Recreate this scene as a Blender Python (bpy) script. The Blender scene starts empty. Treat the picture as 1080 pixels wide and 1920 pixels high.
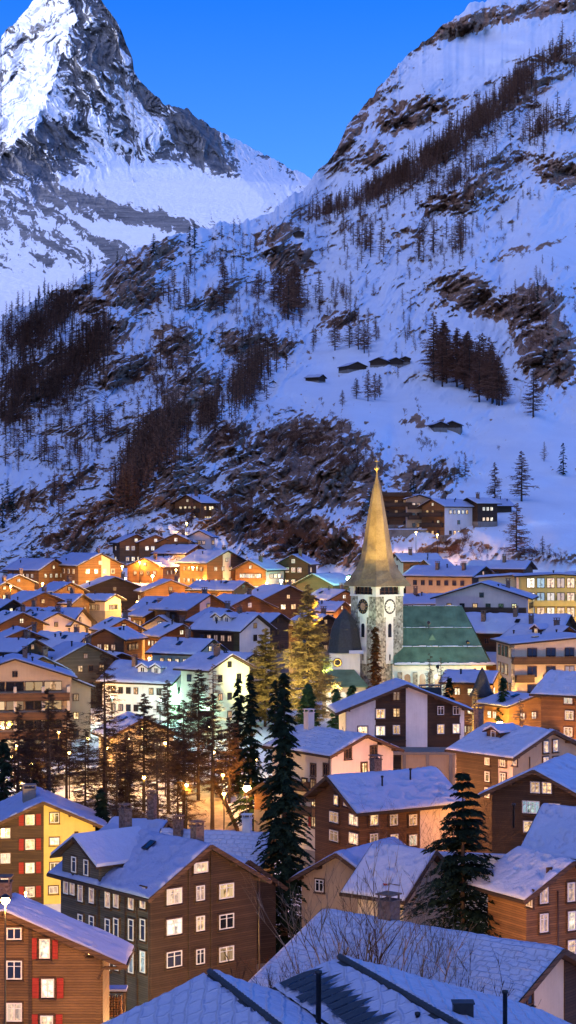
import bpy, math, random
import numpy as np
from mathutils import Vector, Matrix
R = math.radians
rnd = random.Random(7)
scene = bpy.context.scene
COL = scene.collection
F, HY, CX = 3500.0, 1000.0, 540.0      # focal length in photo pixels, horizon row, centre column

def P(px, py, D):
    return Vector(((px-CX)/F*D, D, (HY-py)/F*D))

# ------------------------------------------------------------------ noise
def _hash(ix, iy, seed):
    h = (ix.astype(np.int64)*374761393 + iy.astype(np.int64)*668265263 + seed*1442695041) & 0xffffffff
    h = ((h ^ (h >> 13))*1274126177) & 0xffffffff
    h = ((h ^ (h >> 16))*2246822519) & 0xffffffff
    return ((h ^ (h >> 15)) & 0xffffff)/float(0xffffff)*2-1

def vnoise(x, y, seed=0):
    x0 = np.floor(x); y0 = np.floor(y); fx = x-x0; fy = y-y0
    fx = fx*fx*fx*(fx*(fx*6-15)+10); fy = fy*fy*fy*(fy*(fy*6-15)+10)
    x0 = x0.astype(np.int64); y0 = y0.astype(np.int64)
    a = _hash(x0, y0, seed); b = _hash(x0+1, y0, seed); c = _hash(x0, y0+1, seed); d = _hash(x0+1, y0+1, seed)
    return (a*(1-fx)+b*fx)*(1-fy)+(c*(1-fx)+d*fx)*fy

def fbm(x, y, octv=4, seed=0, gain=.5):
    s = 0; a = 1.0; t = 0
    for k in range(octv):
        s = s+a*vnoise(x+17.3*k, y-9.1*k, seed+k*13); t += a
        a *= gain; x = x*2.03; y = y*2.03
    return s/t*1.6

def facet(x, y, seed=0):
    """angular cell noise: each cell is a tilted flat block, as in broken rock"""
    x0 = np.floor(x).astype(np.int64); y0 = np.floor(y).astype(np.int64)
    bd = np.full(x.shape, 1e9); val = np.zeros(x.shape)
    for i in (-1, 0, 1):
        for j in (-1, 0, 1):
            cx = x0+i; cy = y0+j
            dx = x-(cx+.5+.45*_hash(cx, cy, seed)); dy = y-(cy+.5+.45*_hash(cx, cy, seed+1)); d = dx*dx+dy*dy
            v = _hash(cx, cy, seed+2)*.6+dx*_hash(cx, cy, seed+3)*1.1+dy*(_hash(cx, cy, seed+4)*.7+.5)
            k = d < bd; bd = np.where(k, d, bd); val = np.where(k, v, val)
    return val

def sstep(a, b, x):
    t = np.clip((x-a)/(b-a), 0, 1); return t*t*(3-2*t)

def blob(X, Y, spots):
    """soft union of rotated ellipses (cx, cy, rx, ry, angle, strength)"""
    m = np.zeros_like(X)
    for cx, cy, rx, ry, an, st in spots:
        c, s = math.cos(R(an)), math.sin(R(an))
        u = ((X-cx)*c+(Y-cy)*s)/rx; v = (-(X-cx)*s+(Y-cy)*c)/ry
        m = np.maximum(m, st*np.exp(-(u*u+v*v)**1.5*.7))
    return m

# ------------------------------------------------------------------ mesh building
def link(o, parent=None):
    COL.objects.link(o)
    if parent is not None: o.parent = parent
    return o

class MB:
    def __init__(s): s.v = []; s.f = []; s.m = []
    def face(s, pts, m=0):
        n = len(s.v); s.v += [tuple(p) for p in pts]; s.f.append(tuple(range(n, n+len(pts)))); s.m.append(m)
    def box(s, x0, x1, y0, y1, z0, z1, m=0):
        n = len(s.v)
        s.v += [(x0,y0,z0),(x1,y0,z0),(x1,y1,z0),(x0,y1,z0),(x0,y0,z1),(x1,y0,z1),(x1,y1,z1),(x0,y1,z1)]
        s.f += [(n,n+3,n+2,n+1),(n+4,n+5,n+6,n+7),(n,n+1,n+5,n+4),(n+1,n+2,n+6,n+5),(n+2,n+3,n+7,n+6),(n+3,n,n+4,n+7)]
        s.m += [m]*6
    def bar(s, a, b, w, h=None, m=0):
        """square bar between two points"""
        a = Vector(a); b = Vector(b); h = h or w
        d = (b-a).normalized(); up = Vector((0,0,1)) if abs(d.z) < .9 else Vector((0,1,0))
        x = d.cross(up).normalized()*w/2; y = x.cross(d).normalized()*h/2
        n = len(s.v)
        for p in (a, b): s.v += [tuple(p-x-y), tuple(p+x-y), tuple(p+x+y), tuple(p-x+y)]
        s.f += [(n,n+1,n+2,n+3),(n+7,n+6,n+5,n+4)]+[(n+i, n+4+i, n+4+(i+1)%4, n+(i+1)%4) for i in range(4)]
        s.m += [m]*6
    def tube(s, pts, rads, k=8, m=0, cap=True):
        n0 = len(s.v); pts = [Vector(p) for p in pts]
        for i, p in enumerate(pts):
            d = (pts[min(i+1, len(pts)-1)]-pts[max(i-1, 0)]).normalized()
            up = Vector((0,0,1)) if abs(d.z) < .9 else Vector((0,1,0))
            x = d.cross(up).normalized(); y = x.cross(d)
            for j in range(k):
                a = 2*math.pi*j/k
                s.v.append(tuple(p+(x*math.cos(a)+y*math.sin(a))*rads[i]))
        for i in range(len(pts)-1):
            for j in range(k):
                a = n0+i*k+j; b = n0+i*k+(j+1)%k
                s.f.append((a, b, b+k, a+k)); s.m.append(m)
        if cap:
            s.f.append(tuple(n0+j for j in range(k))[::-1]); s.m.append(m)
            s.f.append(tuple(n0+(len(pts)-1)*k+j for j in range(k))); s.m.append(m)
    def lathe(s, prof, k=16, m=0, c=(0,0,0)):
        """prof: list of (r, z)"""
        n0 = len(s.v)
        for r, z in prof:
            for j in range(k):
                a = 2*math.pi*j/k; s.v.append((c[0]+r*math.cos(a), c[1]+r*math.sin(a), c[2]+z))
        for i in range(len(prof)-1):
            for j in range(k):
                a = n0+i*k+j; b = n0+i*k+(j+1)%k
                s.f.append((a, b, b+k, a+k)); s.m.append(m)
        s.f.append(tuple(n0+j for j in range(k))[::-1]); s.m.append(m)
        s.f.append(tuple(n0+(len(prof)-1)*k+j for j in range(k))); s.m.append(m)
    def mesh(s, name, mats, smooth=False):
        me = bpy.data.meshes.new(name)
        me.from_pydata(s.v, [], s.f)
        for m in (mats if isinstance(mats, (list, tuple)) else [mats]): me.materials.append(m)
        me.polygons.foreach_set('material_index', s.m)
        if smooth: me.polygons.foreach_set('use_smooth', [True]*len(s.f))
        me.update()
        return me
    def build(s, name, mats, parent=None, smooth=False, loc=None):
        o = bpy.data.objects.new(name, s.mesh(name, mats, smooth))
        if loc is not None: o.location = loc
        return link(o, parent)

def fastmesh(name, verts, faces, mats, mat_idx=None, smooth=False, attrs=None):
    """verts (n,3), faces (m,k) numpy"""
    me = bpy.data.meshes.new(name)
    n, (m, k) = len(verts), faces.shape
    me.vertices.add(n); me.vertices.foreach_set('co', np.ascontiguousarray(verts, dtype=np.float32).ravel())
    me.loops.add(m*k); me.loops.foreach_set('vertex_index', faces.astype(np.int32).ravel())
    me.polygons.add(m)
    me.polygons.foreach_set('loop_start', np.arange(0, m*k, k, dtype=np.int32))
    me.polygons.foreach_set('loop_total', np.full(m, k, dtype=np.int32))
    for mt in mats: me.materials.append(mt)
    if mat_idx is not None: me.polygons.foreach_set('material_index', mat_idx.astype(np.int32))
    if smooth: me.polygons.foreach_set('use_smooth', np.ones(m, dtype=bool))
    me.update(calc_edges=True)
    for an, arr in (attrs or {}).items():
        a = me.attributes.new(an, 'FLOAT', 'POINT'); a.data.foreach_set('value', arr.astype(np.float32).ravel())
    return me

def gridfaces(nr, nc):
    i = np.arange((nr-1)*nc).reshape(nr-1, nc)[:, :-1].ravel()
    return np.stack([i, i+1, i+nc+1, i+nc], 1)

def thing(name, label, cat, loc=(0,0,0), rotz=0, group=None):
    o = bpy.data.objects.new(name, None); COL.objects.link(o)
    o.empty_display_size = .5
    o.location = loc; o.rotation_euler = (0,0,rotz); o['label'] = label; o['category'] = cat
    if group: o['group'] = group
    return o

def tag(o, label, cat, group=None, kind=None):
    o['label'] = label; o['category'] = cat
    if group: o['group'] = group
    if kind: o['kind'] = kind
    return o

# ------------------------------------------------------------------ materials
class NT:
    def __init__(s, name):
        s.mat = bpy.data.materials.new(name); s.mat.use_nodes = True
        s.t = s.mat.node_tree; s.t.nodes.clear()
        s.out = s.n('ShaderNodeOutputMaterial')
    def n(s, typ, **kw):
        nd = s.t.nodes.new(typ)
        for k, v in kw.items(): setattr(nd, k, v)
        return nd
    def l(s, a, b): s.t.links.new(a, b)
    def set(s, nd, **kw):
        for k, v in kw.items():
            nd.inputs[k.replace('_', ' ')].default_value = v
        return nd
    def coord(s, which='Object', scale=(1,1,1), rot=(0,0,0)):
        tc = s.n('ShaderNodeTexCoord'); mp = s.n('ShaderNodeMapping')
        mp.inputs['Scale'].default_value = scale; mp.inputs['Rotation'].default_value = rot
        s.l(tc.outputs[which], mp.inputs['Vector']); return mp.outputs['Vector']
    def noise(s, vec, scale=5, detail=4, rough=.55):
        nd = s.n('ShaderNodeTexNoise'); s.l(vec, nd.inputs['Vector'])
        nd.inputs['Scale'].default_value = scale; nd.inputs['Detail'].default_value = detail; nd.inputs['Roughness'].default_value = rough
        return nd.outputs['Fac']
    def ramp(s, fac, stops, interp='LINEAR'):
        nd = s.n('ShaderNodeValToRGB'); s.l(fac, nd.inputs['Fac']); cr = nd.color_ramp; cr.interpolation = interp
        while len(cr.elements) < len(stops): cr.elements.new(.5)
        for e, (p, c) in zip(cr.elements, stops):
            e.position = p; e.color = (*c, 1) if len(c) == 3 else c
        return nd.outputs['Color']
    def math(s, op, a, b=None, clamp=False):
        nd = s.n('ShaderNodeMath', operation=op, use_clamp=clamp)
        for i, x in enumerate((a, b)):
            if x is None: continue
            if isinstance(x, (int, float)): nd.inputs[i].default_value = x
            else: s.l(x, nd.inputs[i])
        return nd.outputs[0]
    def mix(s, fac, a, b, typ='MIX'):
        nd = s.n('ShaderNodeMix', data_type='RGBA', blend_type=typ)
        for sock, x in ((nd.inputs[0], fac), (nd.inputs[6], a), (nd.inputs[7], b)):
            if isinstance(x, (int, float)): sock.default_value = x
            elif isinstance(x, tuple): sock.default_value = (*x, 1) if len(x) == 3 else x
            else: s.l(x, sock)
        return nd.outputs[2]
    def bump(s, h, strength=.5, dist=.1):
        nd = s.n('ShaderNodeBump'); s.l(h, nd.inputs['Height'])
        nd.inputs['Strength'].default_value = strength; nd.inputs['Distance'].default_value = dist
        return nd.outputs['Normal']
    def pbsdf(s, color, rough=.8, normal=None, spec=.3, metal=0):
        b = s.n('ShaderNodeBsdfPrincipled')
        if isinstance(color, tuple): b.inputs['Base Color'].default_value = (*color, 1)
        else: s.l(color, b.inputs['Base Color'])
        if isinstance(rough, (int, float)): b.inputs['Roughness'].default_value = rough
        else: s.l(rough, b.inputs['Roughness'])
        b.inputs['Specular IOR Level'].default_value = spec; b.inputs['Metallic'].default_value = metal
        if normal is not None: s.l(normal, b.inputs['Normal'])
        s.l(b.outputs[0], s.out.inputs['Surface'])
        return b

def sc(c, k): return tuple(min(1, x*k) for x in c)

def m_wood(name, c, plank=.18, contrast=.45):
    t = NT(name)
    v = t.coord('Object')
    sep = t.n('ShaderNodeSeparateXYZ'); t.l(v, sep.inputs[0])
    zz = t.math('DIVIDE', sep.outputs['Z'], plank)
    fl = t.math('FLOOR', zz)
    fr = t.math('FRACT', zz)
    groove = t.math('SMOOTH_MIN', t.math('MULTIPLY', fr, 6), t.math('MULTIPLY', t.math('SUBTRACT', 1.0, fr), 6)); 
    groove = t.math('MINIMUM', groove, 1.0)
    wn = t.n('ShaderNodeTexWhiteNoise', noise_dimensions='1D'); t.l(fl, wn.inputs['W'])
    grain = t.noise(t.coord('Object', (1.2, 1.2, 14)), 2.2, 5)
    blot = t.noise(v, .5, 3)
    f = t.math('ADD', t.math('MULTIPLY', wn.outputs['Value'], .35), t.math('MULTIPLY', grain, .65))
    f = t.math('ADD', f, t.math('MULTIPLY', t.math('SUBTRACT', blot, .5), .8))
    col = t.ramp(f, [(.15, sc(c, 1-contrast)), (.55, c), (.9, sc(c, 1+contrast))])
    col = t.mix(t.math('SUBTRACT', 1.0, groove), col, sc(c, .35))
    t.pbsdf(col, .75, t.bump(t.math('ADD', groove, t.math('MULTIPLY', grain, .3)), .6, .03), .25)
    return t.mat

def m_plaster(name, c, var=.12):
    t = NT(name); v = t.coord('Object')
    n = t.noise(v, .6, 5); n2 = t.noise(v, 9, 4)
    st = t.noise(t.coord('Object', (2.5, 2.5, .25)), 1.5, 4)
    f = t.math('ADD', t.math('MULTIPLY', n, .5), t.math('ADD', t.math('MULTIPLY', n2, .2), t.math('MULTIPLY', st, .3)))
    col = t.ramp(f, [(.3, sc(c, 1-var*1.6)), (.6, sc(c, 1+var*.4))])
    t.pbsdf(col, .9, t.bump(n2, .25, .02), .15)
    return t.mat

def m_stone(name, c1, c2, mortar, scale=2.2):
    t = NT(name); v = t.coord('Object')
    vo = t.n('ShaderNodeTexVoronoi'); t.l(v, vo.inputs['Vector']); vo.inputs['Scale'].default_value = scale
    ve = t.n('ShaderNodeTexVoronoi', feature='DISTANCE_TO_EDGE'); t.l(v, ve.inputs['Vector']); ve.inputs['Scale'].default_value = scale
    sepc = t.n('ShaderNodeSeparateColor'); t.l(vo.outputs['Color'], sepc.inputs[0])
    col = t.ramp(sepc.outputs[0], [(.15, c1), (.85, c2)])
    e = t.math('MULTIPLY', ve.outputs['Distance'], 9, True)
    col = t.mix(e, mortar, col)
    t.pbsdf(col, .9, t.bump(e, .5, .05), .2)
    return t.mat

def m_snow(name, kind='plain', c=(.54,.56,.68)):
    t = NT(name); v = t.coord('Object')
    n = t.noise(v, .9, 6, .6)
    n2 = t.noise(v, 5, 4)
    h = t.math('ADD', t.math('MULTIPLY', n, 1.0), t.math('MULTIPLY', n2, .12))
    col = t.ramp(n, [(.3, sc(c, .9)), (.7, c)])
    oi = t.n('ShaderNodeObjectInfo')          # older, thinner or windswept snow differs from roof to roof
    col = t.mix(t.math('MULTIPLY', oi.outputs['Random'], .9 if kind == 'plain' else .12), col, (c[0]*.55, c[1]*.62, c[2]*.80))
    if kind != 'plain':
        # the ribs of the tiles under the snow press through it
        sep = t.n('ShaderNodeSeparateXYZ'); t.l(v, sep.inputs[0])
        br = t.n('ShaderNodeTexBrick'); br.offset = .5
        warp = t.n('ShaderNodeVectorMath', operation='ADD')
        nn = t.n('ShaderNodeTexNoise'); t.l(v, nn.inputs['Vector']); nn.inputs['Scale'].default_value = .8
        sc_ = t.n('ShaderNodeVectorMath', operation='SCALE'); t.l(nn.outputs['Color'], sc_.inputs[0]); sc_.inputs['Scale'].default_value = .35
        cmb = t.n('ShaderNodeCombineXYZ'); t.l(sep.outputs['Y'], cmb.inputs['X']); t.l(sep.outputs['X'], cmb.inputs['Y'])
        t.l(cmb.outputs[0], warp.inputs[0]); t.l(sc_.outputs[0], warp.inputs[1]); t.l(warp.outputs[0], br.inputs['Vector'])
        k = 1.0 if kind == 'tile' else .6
        br.inputs['Scale'].default_value = k
        br.inputs['Brick Width'].default_value = .75; br.inputs['Row Height'].default_value = .42
        br.inputs['Mortar Size'].default_value = .07; br.inputs['Mortar Smooth'].default_value = 1.0
        h = t.math('ADD', t.math('MULTIPLY', h, .9), t.math('MULTIPLY', br.outputs['Fac'], .4))
    t.pbsdf(col, .55, t.bump(h, .8, .25), .3)
    return t.mat

def m_plain(name, c, rough=.7, metal=0, var=.25, scale=3):
    t = NT(name); n = t.noise(t.coord('Object'), scale, 4)
    t.pbsdf(t.ramp(n, [(.3, sc(c, 1-var)), (.7, sc(c, 1+var))]), rough, t.bump(n, .2, .02), .3, metal)
    return t.mat

def m_emit(name, c, s):
    t = NT(name); e = t.n('ShaderNodeEmission'); e.inputs['Color'].default_value = (*c, 1); e.inputs['Strength'].default_value = s
    t.l(e.outputs[0], t.out.inputs['Surface']); t.mat.cycles.emission_sampling = 'NONE'
    return t.mat

def m_litpane(name, c, s):
    """a lit room behind the glass: bright lamp spots, darker furniture, net curtains"""
    t = NT(name)
    oi = t.n('ShaderNodeObjectInfo'); v = t.coord('Object')
    add = t.n('ShaderNodeVectorMath', operation='ADD'); t.l(v, add.inputs[0])
    cmb = t.n('ShaderNodeCombineXYZ'); t.l(t.math('MULTIPLY', oi.outputs['Random'], 90), cmb.inputs['X']); t.l(cmb.outputs[0], add.inputs[1])
    n = t.noise(add.outputs[0], 2.4, 3)
    sx = t.n('ShaderNodeSeparateXYZ'); t.l(v, sx.inputs[0])
    cur = t.math('MULTIPLY', t.math('SUBTRACT', t.math('ABSOLUTE', sx.outputs['X']), t.math('ADD', .12, t.math('MULTIPLY', oi.outputs['Random'], .35))), 14, True)   # drawn-back curtains
    fold = t.math('ADD', .72, t.math('MULTIPLY', t.math('SINE', t.math('MULTIPLY', sx.outputs['X'], 70)), .22))
    room = t.ramp(n, [(.36, sc(c, .12)), (.5, sc(c, .5)), (.68, (c[0], c[1]*1.1, min(1, c[2]*1.5)))])
    cloth = t.mix(fold, (0,0,0), (c[0]*.75, c[1]*.85, c[2]*1.15))
    f = t.mix(cur, room, cloth)
    k = t.math('MULTIPLY', t.math('ADD', t.math('MULTIPLY', oi.outputs['Random'], 1.1), .45), s)
    e = t.n('ShaderNodeEmission'); t.l(f, e.inputs['Color']); t.l(k, e.inputs['Strength'])
    g = t.n('ShaderNodeBsdfGlossy'); g.inputs['Roughness'].default_value = .08; g.inputs['Color'].default_value = (.25,.25,.25,1)
    a = t.n('ShaderNodeAddShader'); t.l(e.outputs[0], a.inputs[0]); t.l(g.outputs[0], a.inputs[1])
    t.l(a.outputs[0], t.out.inputs['Surface']); t.mat.cycles.emission_sampling = 'NONE'
    return t.mat

M = {}
M['dk'] = m_wood('dark_larch_boards', (.062,.036,.021))
M['md'] = m_wood('brown_larch_boards', (.125,.058,.025))
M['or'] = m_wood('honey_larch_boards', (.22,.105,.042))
M['gy'] = m_wood('weathered_boards', (.09,.075,.055))
M['cr'] = m_plaster('cream_render', (.56,.46,.33))
M['pk'] = m_plaster('pinkish_white_render', (.60,.48,.44))
M['wh'] = m_plaster('white_render', (.68,.66,.62))
M['yl'] = m_plaster('yellow_render', (.70,.52,.14))
M['gn'] = m_plaster('pale_green_render', (.48,.58,.44))
M['ta'] = m_plaster('tan_render', (.42,.30,.19))
M['st'] = m_stone('rubble_stone', (.12,.11,.09), (.42,.40,.34), (.30,.28,.24), 2.4)
M['cn'] = m_plaster('concrete', (.22,.19,.16), .2)
M['roofwood'] = m_wood('dark_eave_boards', (.045,.026,.016), .14)
M['slate'] = m_plain('dark_slate', (.035,.04,.043), .6)
M['fasc'] = m_wood('fascia_boards', (.10,.055,.03), .3)
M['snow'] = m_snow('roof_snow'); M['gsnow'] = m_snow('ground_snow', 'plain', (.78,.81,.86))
M['snowtile'] = m_snow('roof_snow_over_tiles', 'tile')
M['snowrib'] = m_snow('roof_snow_over_slabs', 'rib')
M['white'] = m_plain('white_paint', (.72,.68,.60), .5, 0, .08)
M['red'] = m_wood('red_shutter_paint', (.34,.035,.025), .07)
M['brownp'] = m_wood('brown_shutter_paint', (.10,.05,.03), .07)
M['metal'] = m_plain('dark_metal', (.035,.037,.04), .45, .6)
M['pipe'] = m_plain('copper_downpipe', (.09,.05,.035), .5, .5)
M['brick'] = m_stone('chimney_masonry', (.12,.07,.05), (.22,.14,.10), (.16,.12,.1), 5)
M['copper'] = m_plain('green_copper_sheet', (.10,.17,.115), .6, .2, .35, .5)
M['pane_w'] = m_litpane('lit_pane_warm', (1,.60,.24), .8)
M['pane_h'] = m_litpane('lit_pane_bright', (1,.76,.42), 1.25)
M['pane_c'] = m_litpane('lit_pane_pale', (.75,.95,.80), .42)
M['pane_s'] = m_litpane('lit_pane_dim', (1,.56,.24), .42)
t = NT('dark_pane'); t.pbsdf((.012,.014,.02), .07, None, .9); M['pane_d'] = t.mat
# ------------------------------------------------------------------ terrain: village floor and the near mountainside, one sheet
D0 = 470.0; B0 = 1080.0; GP = .65
SX = [-700,-300,0,80,160,230,290,360,450,510,560,620,655,690,730,760,830,900,1000,1080,1400,1800]
SY = [ 800, 690,600,560,522,478,450,432,412,392,362,300,230,185,140, 98, 50,  2,-45, -80,-150,-200]
RD = [ 800, 860,900,920,950,1000,1050,1120,1250,1380,1500,1650,1720,1800,1880,1950,2050,2150,2300,2400,2600,2800]
ZD = [0,60,120,150,207,238,300,350,400,450,470]
ZZ = [-43,-43,-42.2,-41.8,-41,-35,-29,-26,-20,-13.3,-10.74]

def sil(px):
    px = np.asarray(px, dtype=float)
    return smS(px)
def smS(px):
    px = np.asarray(px, float); a = 0
    for d_ in (-24,-16,-8,0,8,16,24): a = a+np.interp(px+d_, SX, SY)
    return a/7
def ridgeD(px): return np.interp(px, SX, RD)

def ground_z(x, D):
    """height of the ground (before the small relief) at lateral x, distance D"""
    x = np.asarray(x, float); D = np.asarray(D, float)
    px = CX+x/np.maximum(D, 1)*F
    zv = np.interp(D, ZD, ZZ)+fbm(x/40, D/40, 3, 91)*.5*np.clip(D/100, 0, 1)
    t = np.clip((D-D0)/(ridgeD(px)-D0), 0, 1)
    row = B0+(smS(px)-B0)*t**GP
    zh = (HY-row)/F*D
    return np.where(D <= D0, zv, zh)

def hillD(px, row):
    g = np.clip((B0-row)/(B0-smS(px)), 0, 1)
    return D0+(ridgeD(px)-D0)*g**(1/GP)

CLIFF = [ # cx, cy, rx, ry, angle, strength
 (470,890,46,38,0,1),(560,850,90,60,-10,.9),(625,895,60,50,0,.95),(640,830,60,30,20,.7),(500,940,90,22,5,.6),(450,975,75,36,20,.95),(560,1000,80,36,10,.9),(630,1030,70,34,30,.9),
 (690,900,40,60,0,.5),(360,735,48,36,-20,1),(245,530,45,46,-45,.95),(480,652,62,24,5,1),(235,695,50,22,-15,.9),(335,650,36,40,-50,.7),(150,560,22,60,-60,.8),(420,830,50,26,-35,.8),
 (870,540,46,26,0,.75),(905,575,60,22,10,.6),(1000,580,46,38,-20,1),(1025,655,46,60,-20,.95),(1055,325,46,22,10,.95),(805,205,40,14,-10,.5),(545,485,38,26,10,.9),(520,440,40,18,-20,.6),
 (860,370,80,22,-20,.55),(800,900,60,34,0,.55),(790,790,40,12,5,.4),(620,800,40,16,0,.6),(300,800,50,30,-45,.6),(100,920,120,24,-25,.45),(180,960,110,24,-30,.6),(330,900,60,50,-40,.7),
 (700,150,26,60,28,.8),(650,240,22,60,30,.9),(790,70,60,18,-22,1),(880,45,70,16,-18,1),(990,22,80,13,-12,.95),(1090,5,60,14,-10,.9),(760,215,60,22,-20,.8),(700,290,30,20,-30,.5),
 (980,180,70,16,-25,.6),(920,330,60,20,-25,.4),(850,980,60,20,10,.35),(980,470,60,10,-15,.4),(400,560,50,20,-30,.5),(300,470,30,30,-45,.8),(200,640,60,26,-45,.6),(60,720,90,40,-40,.6),(640,600,50,18,-10,.4)]
ROUGH = [ # where the slope is broken ground rather than smooth snow
 (120,720,210,210,0,1.15),(330,640,220,190,0,1.1),(420,860,240,110,-10,1),(250,940,220,70,-20,.8),(900,560,170,80,-10,.75),(1010,640,110,120,0,.9),(540,450,150,60,-20,.7),(860,360,230,80,-35,.8),
 (700,240,120,90,-45,.9),(560,980,170,90,0,1),(830,910,90,50,0,.8),(640,560,120,70,0,.5),(950,150,170,60,-20,.6),(780,130,90,90,-30,.7),(450,560,140,80,0,.6),(900,1030,160,20,5,.6),(720,720,120,40,0,.35)]
SMOOTH = [(720,780,130,42,10,1),(950,960,140,70,0,1),(1010,850,90,70,0,.9),(590,720,90,30,-20,.8),(1010,480,110,30,-18,.7),(640,650,80,26,-10,.7),(100,890,80,22,-15,.7),(230,880,40,50,-60,.6),(480,690,60,16,-30,.5),(850,110,120,26,-28,.9),(700,330,110,14,-36,.9),(920,110,120,26,-22,.8),(330,590,60,14,-25,.6)]

def build_hill():
    pxs = np.concatenate([np.arange(-700, -30, 14), np.arange(-30, 1112, 1.7), np.arange(1115, 1800, 14)])
    nc = len(pxs)
    Dv = np.concatenate([[4], np.geomspace(20, D0*.995, 170)])
    gs = np.linspace(0, 1, 640)**.95
    S = sil(pxs); RR = ridgeD(pxs)
    X, G = np.meshgrid(pxs, gs)
    SN = fbm(pxs/26, pxs*0+3.1, 4, 5)*7+fbm(pxs/7, pxs*0+1.1, 3, 6)*2.5
    ROW = B0+(S[None]-B0)*G+SN[None]*G**9
    DB = D0+(RR-D0)[None]*G**(1/GP)
    a = R(-38); c, s = math.cos(a), math.sin(a)
    wx = X+fbm(X/70, ROW/70, 2, 21)*10; wy = ROW+fbm(X/70, ROW/70, 2, 22)*10
    U = (wx*c+wy*s); V = (-wx*s+wy*c)
    n1 = fbm(U/70, V/26, 3, 31, .5)+.35*facet(U/44, V/17, 33)
    n2 = .75*facet(U/15, V/9.5, 41)+.4*fbm(U/12, V/6, 3, 43, .6)
    n3 = .6*facet(wx/8, wy/6.5, 46)+.6*fbm(wx/9, wy/8, 4, 45, .65)
    n4 = fbm(X/170, ROW/70, 3, 47)
    sm = blob(X, ROW, SMOOTH)
    rough = np.clip(.58+blob(X, ROW, ROUGH)-1.25*sm, .04, 1)
    cl = blob(X, ROW, CLIFF)*(1-.35*sm)
    cl = np.clip(cl*(1+.55*n2), 0, 1.2)
    fade = sstep(0, .04, G)*(1-.3*sstep(.96, 1, G))
    clb = blob(X, ROW, CLIFF)*(1-.35*sm)
    m = np.exp(-2.2*np.clip(clb*(1+.35*n4), 0, 1.1))
    dD = np.gradient(DB, axis=0)
    acc = np.zeros_like(DB); cur = np.zeros(nc)
    for i in range(1, len(gs)):
        cur = cur*.985+(m[i]-1.0)*dD[i]
        acc[i] = cur
    k = DB/700
    DD = DB+(acc*.8+k*(n4*16+(n1*8+n2*3.0+n3*1.7)*rough+(n2*3.4+n3*1.6+n1*6)*np.clip(clb, 0, 1)))*fade
    # rock where the face is steep: how much distance one picture row gains, against the even slope
    sl = np.gradient(DD, axis=0)/dD
    e_ = n2*.5+n3*.5
    rock = sstep(.08, .5, cl+e_*.40)
    rock = np.maximum(rock, sstep(.78, -.2, sl)*(.35+.65*rough)*sstep(.1, .4, rough))
    rock *= fade
    rock = np.clip(rock*(1-.6*sstep(1.0, 2.6, sl)), 0, 1)
    Z = (HY-ROW)/F*DD; XX = (X-CX)/F*DD
    # village floor
    Xv, Dg = np.meshgrid(pxs, Dv)
    xv = (Xv-CX)/F*Dg; zv = np.interp(Dg, ZD, ZZ)+fbm(xv/40, Dg/40, 3, 91)*.5*np.clip(Dg/100, 0, 1)
    w = sstep(D0*.9, D0, Dg)
    zv = zv*(1-w)+w*np.interp(Dg, ZD, ZZ)
    # the far side of the ridge
    bx, bd, bz, br = [], [], [], []
    for k, (dd, dz) in enumerate([(15,-3),(60,-30),(200,-140),(600,-420)]):
        bd.append(DD[-1]+dd); bx.append(XX[-1]*(DD[-1]+dd)/DD[-1]); bz.append(Z[-1]+dz); br.append(np.full(nc, .2))
    XA = np.concatenate([xv, XX, np.array(bx)]); YA = np.concatenate([Dg, DD, np.array(bd)]); ZA = np.concatenate([zv, Z, np.array(bz)])
    RA = np.concatenate([np.zeros_like(xv), rock, np.array(br)])
    SC = np.concatenate([np.zeros_like(xv), blob(X, ROW, SCRUB)*fade, np.zeros((4, nc))])
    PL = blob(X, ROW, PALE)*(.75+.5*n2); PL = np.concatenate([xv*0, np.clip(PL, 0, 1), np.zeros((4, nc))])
    gx = np.concatenate([xv*0, X*0+(ROW < 330)*1.0, np.ones((4, nc))])
    verts = np.stack([XA, YA, ZA], -1).reshape(-1, 3)
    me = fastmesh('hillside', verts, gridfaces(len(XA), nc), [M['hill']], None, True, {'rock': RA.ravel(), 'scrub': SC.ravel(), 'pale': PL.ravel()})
    o = bpy.data.objects.new('hillside', me); link(o); o['kind'] = 'structure'
    o['label'] = 'snowy rocky mountainside rising behind the village, with the snowed ground between houses'
    return pxs, gs, DD, ROW

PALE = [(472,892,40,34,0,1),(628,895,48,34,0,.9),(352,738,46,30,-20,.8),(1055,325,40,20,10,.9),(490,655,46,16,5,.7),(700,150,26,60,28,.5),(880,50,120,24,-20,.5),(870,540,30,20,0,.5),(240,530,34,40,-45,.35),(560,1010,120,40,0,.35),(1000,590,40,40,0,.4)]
SCRUB = [(60,650,80,60,-30,.7),(150,720,120,70,-40,.75),(40,800,80,50,-30,.6),(255,890,40,80,30,.9),(300,850,60,60,-40,.8),(470,730,60,40,-40,.8),(170,620,60,40,-60,.7),(560,860,120,50,-10,.6),(90,580,60,30,-45,.9),
 (860,290,220,44,-34,.7),(560,1020,140,40,5,.8),(380,800,60,40,-30,.6),(850,1050,70,24,0,.6),(890,690,70,50,20,.35),(700,900,70,40,0,.6),(330,980,60,30,-20,.7),(520,520,40,24,0,.4)]

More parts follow.
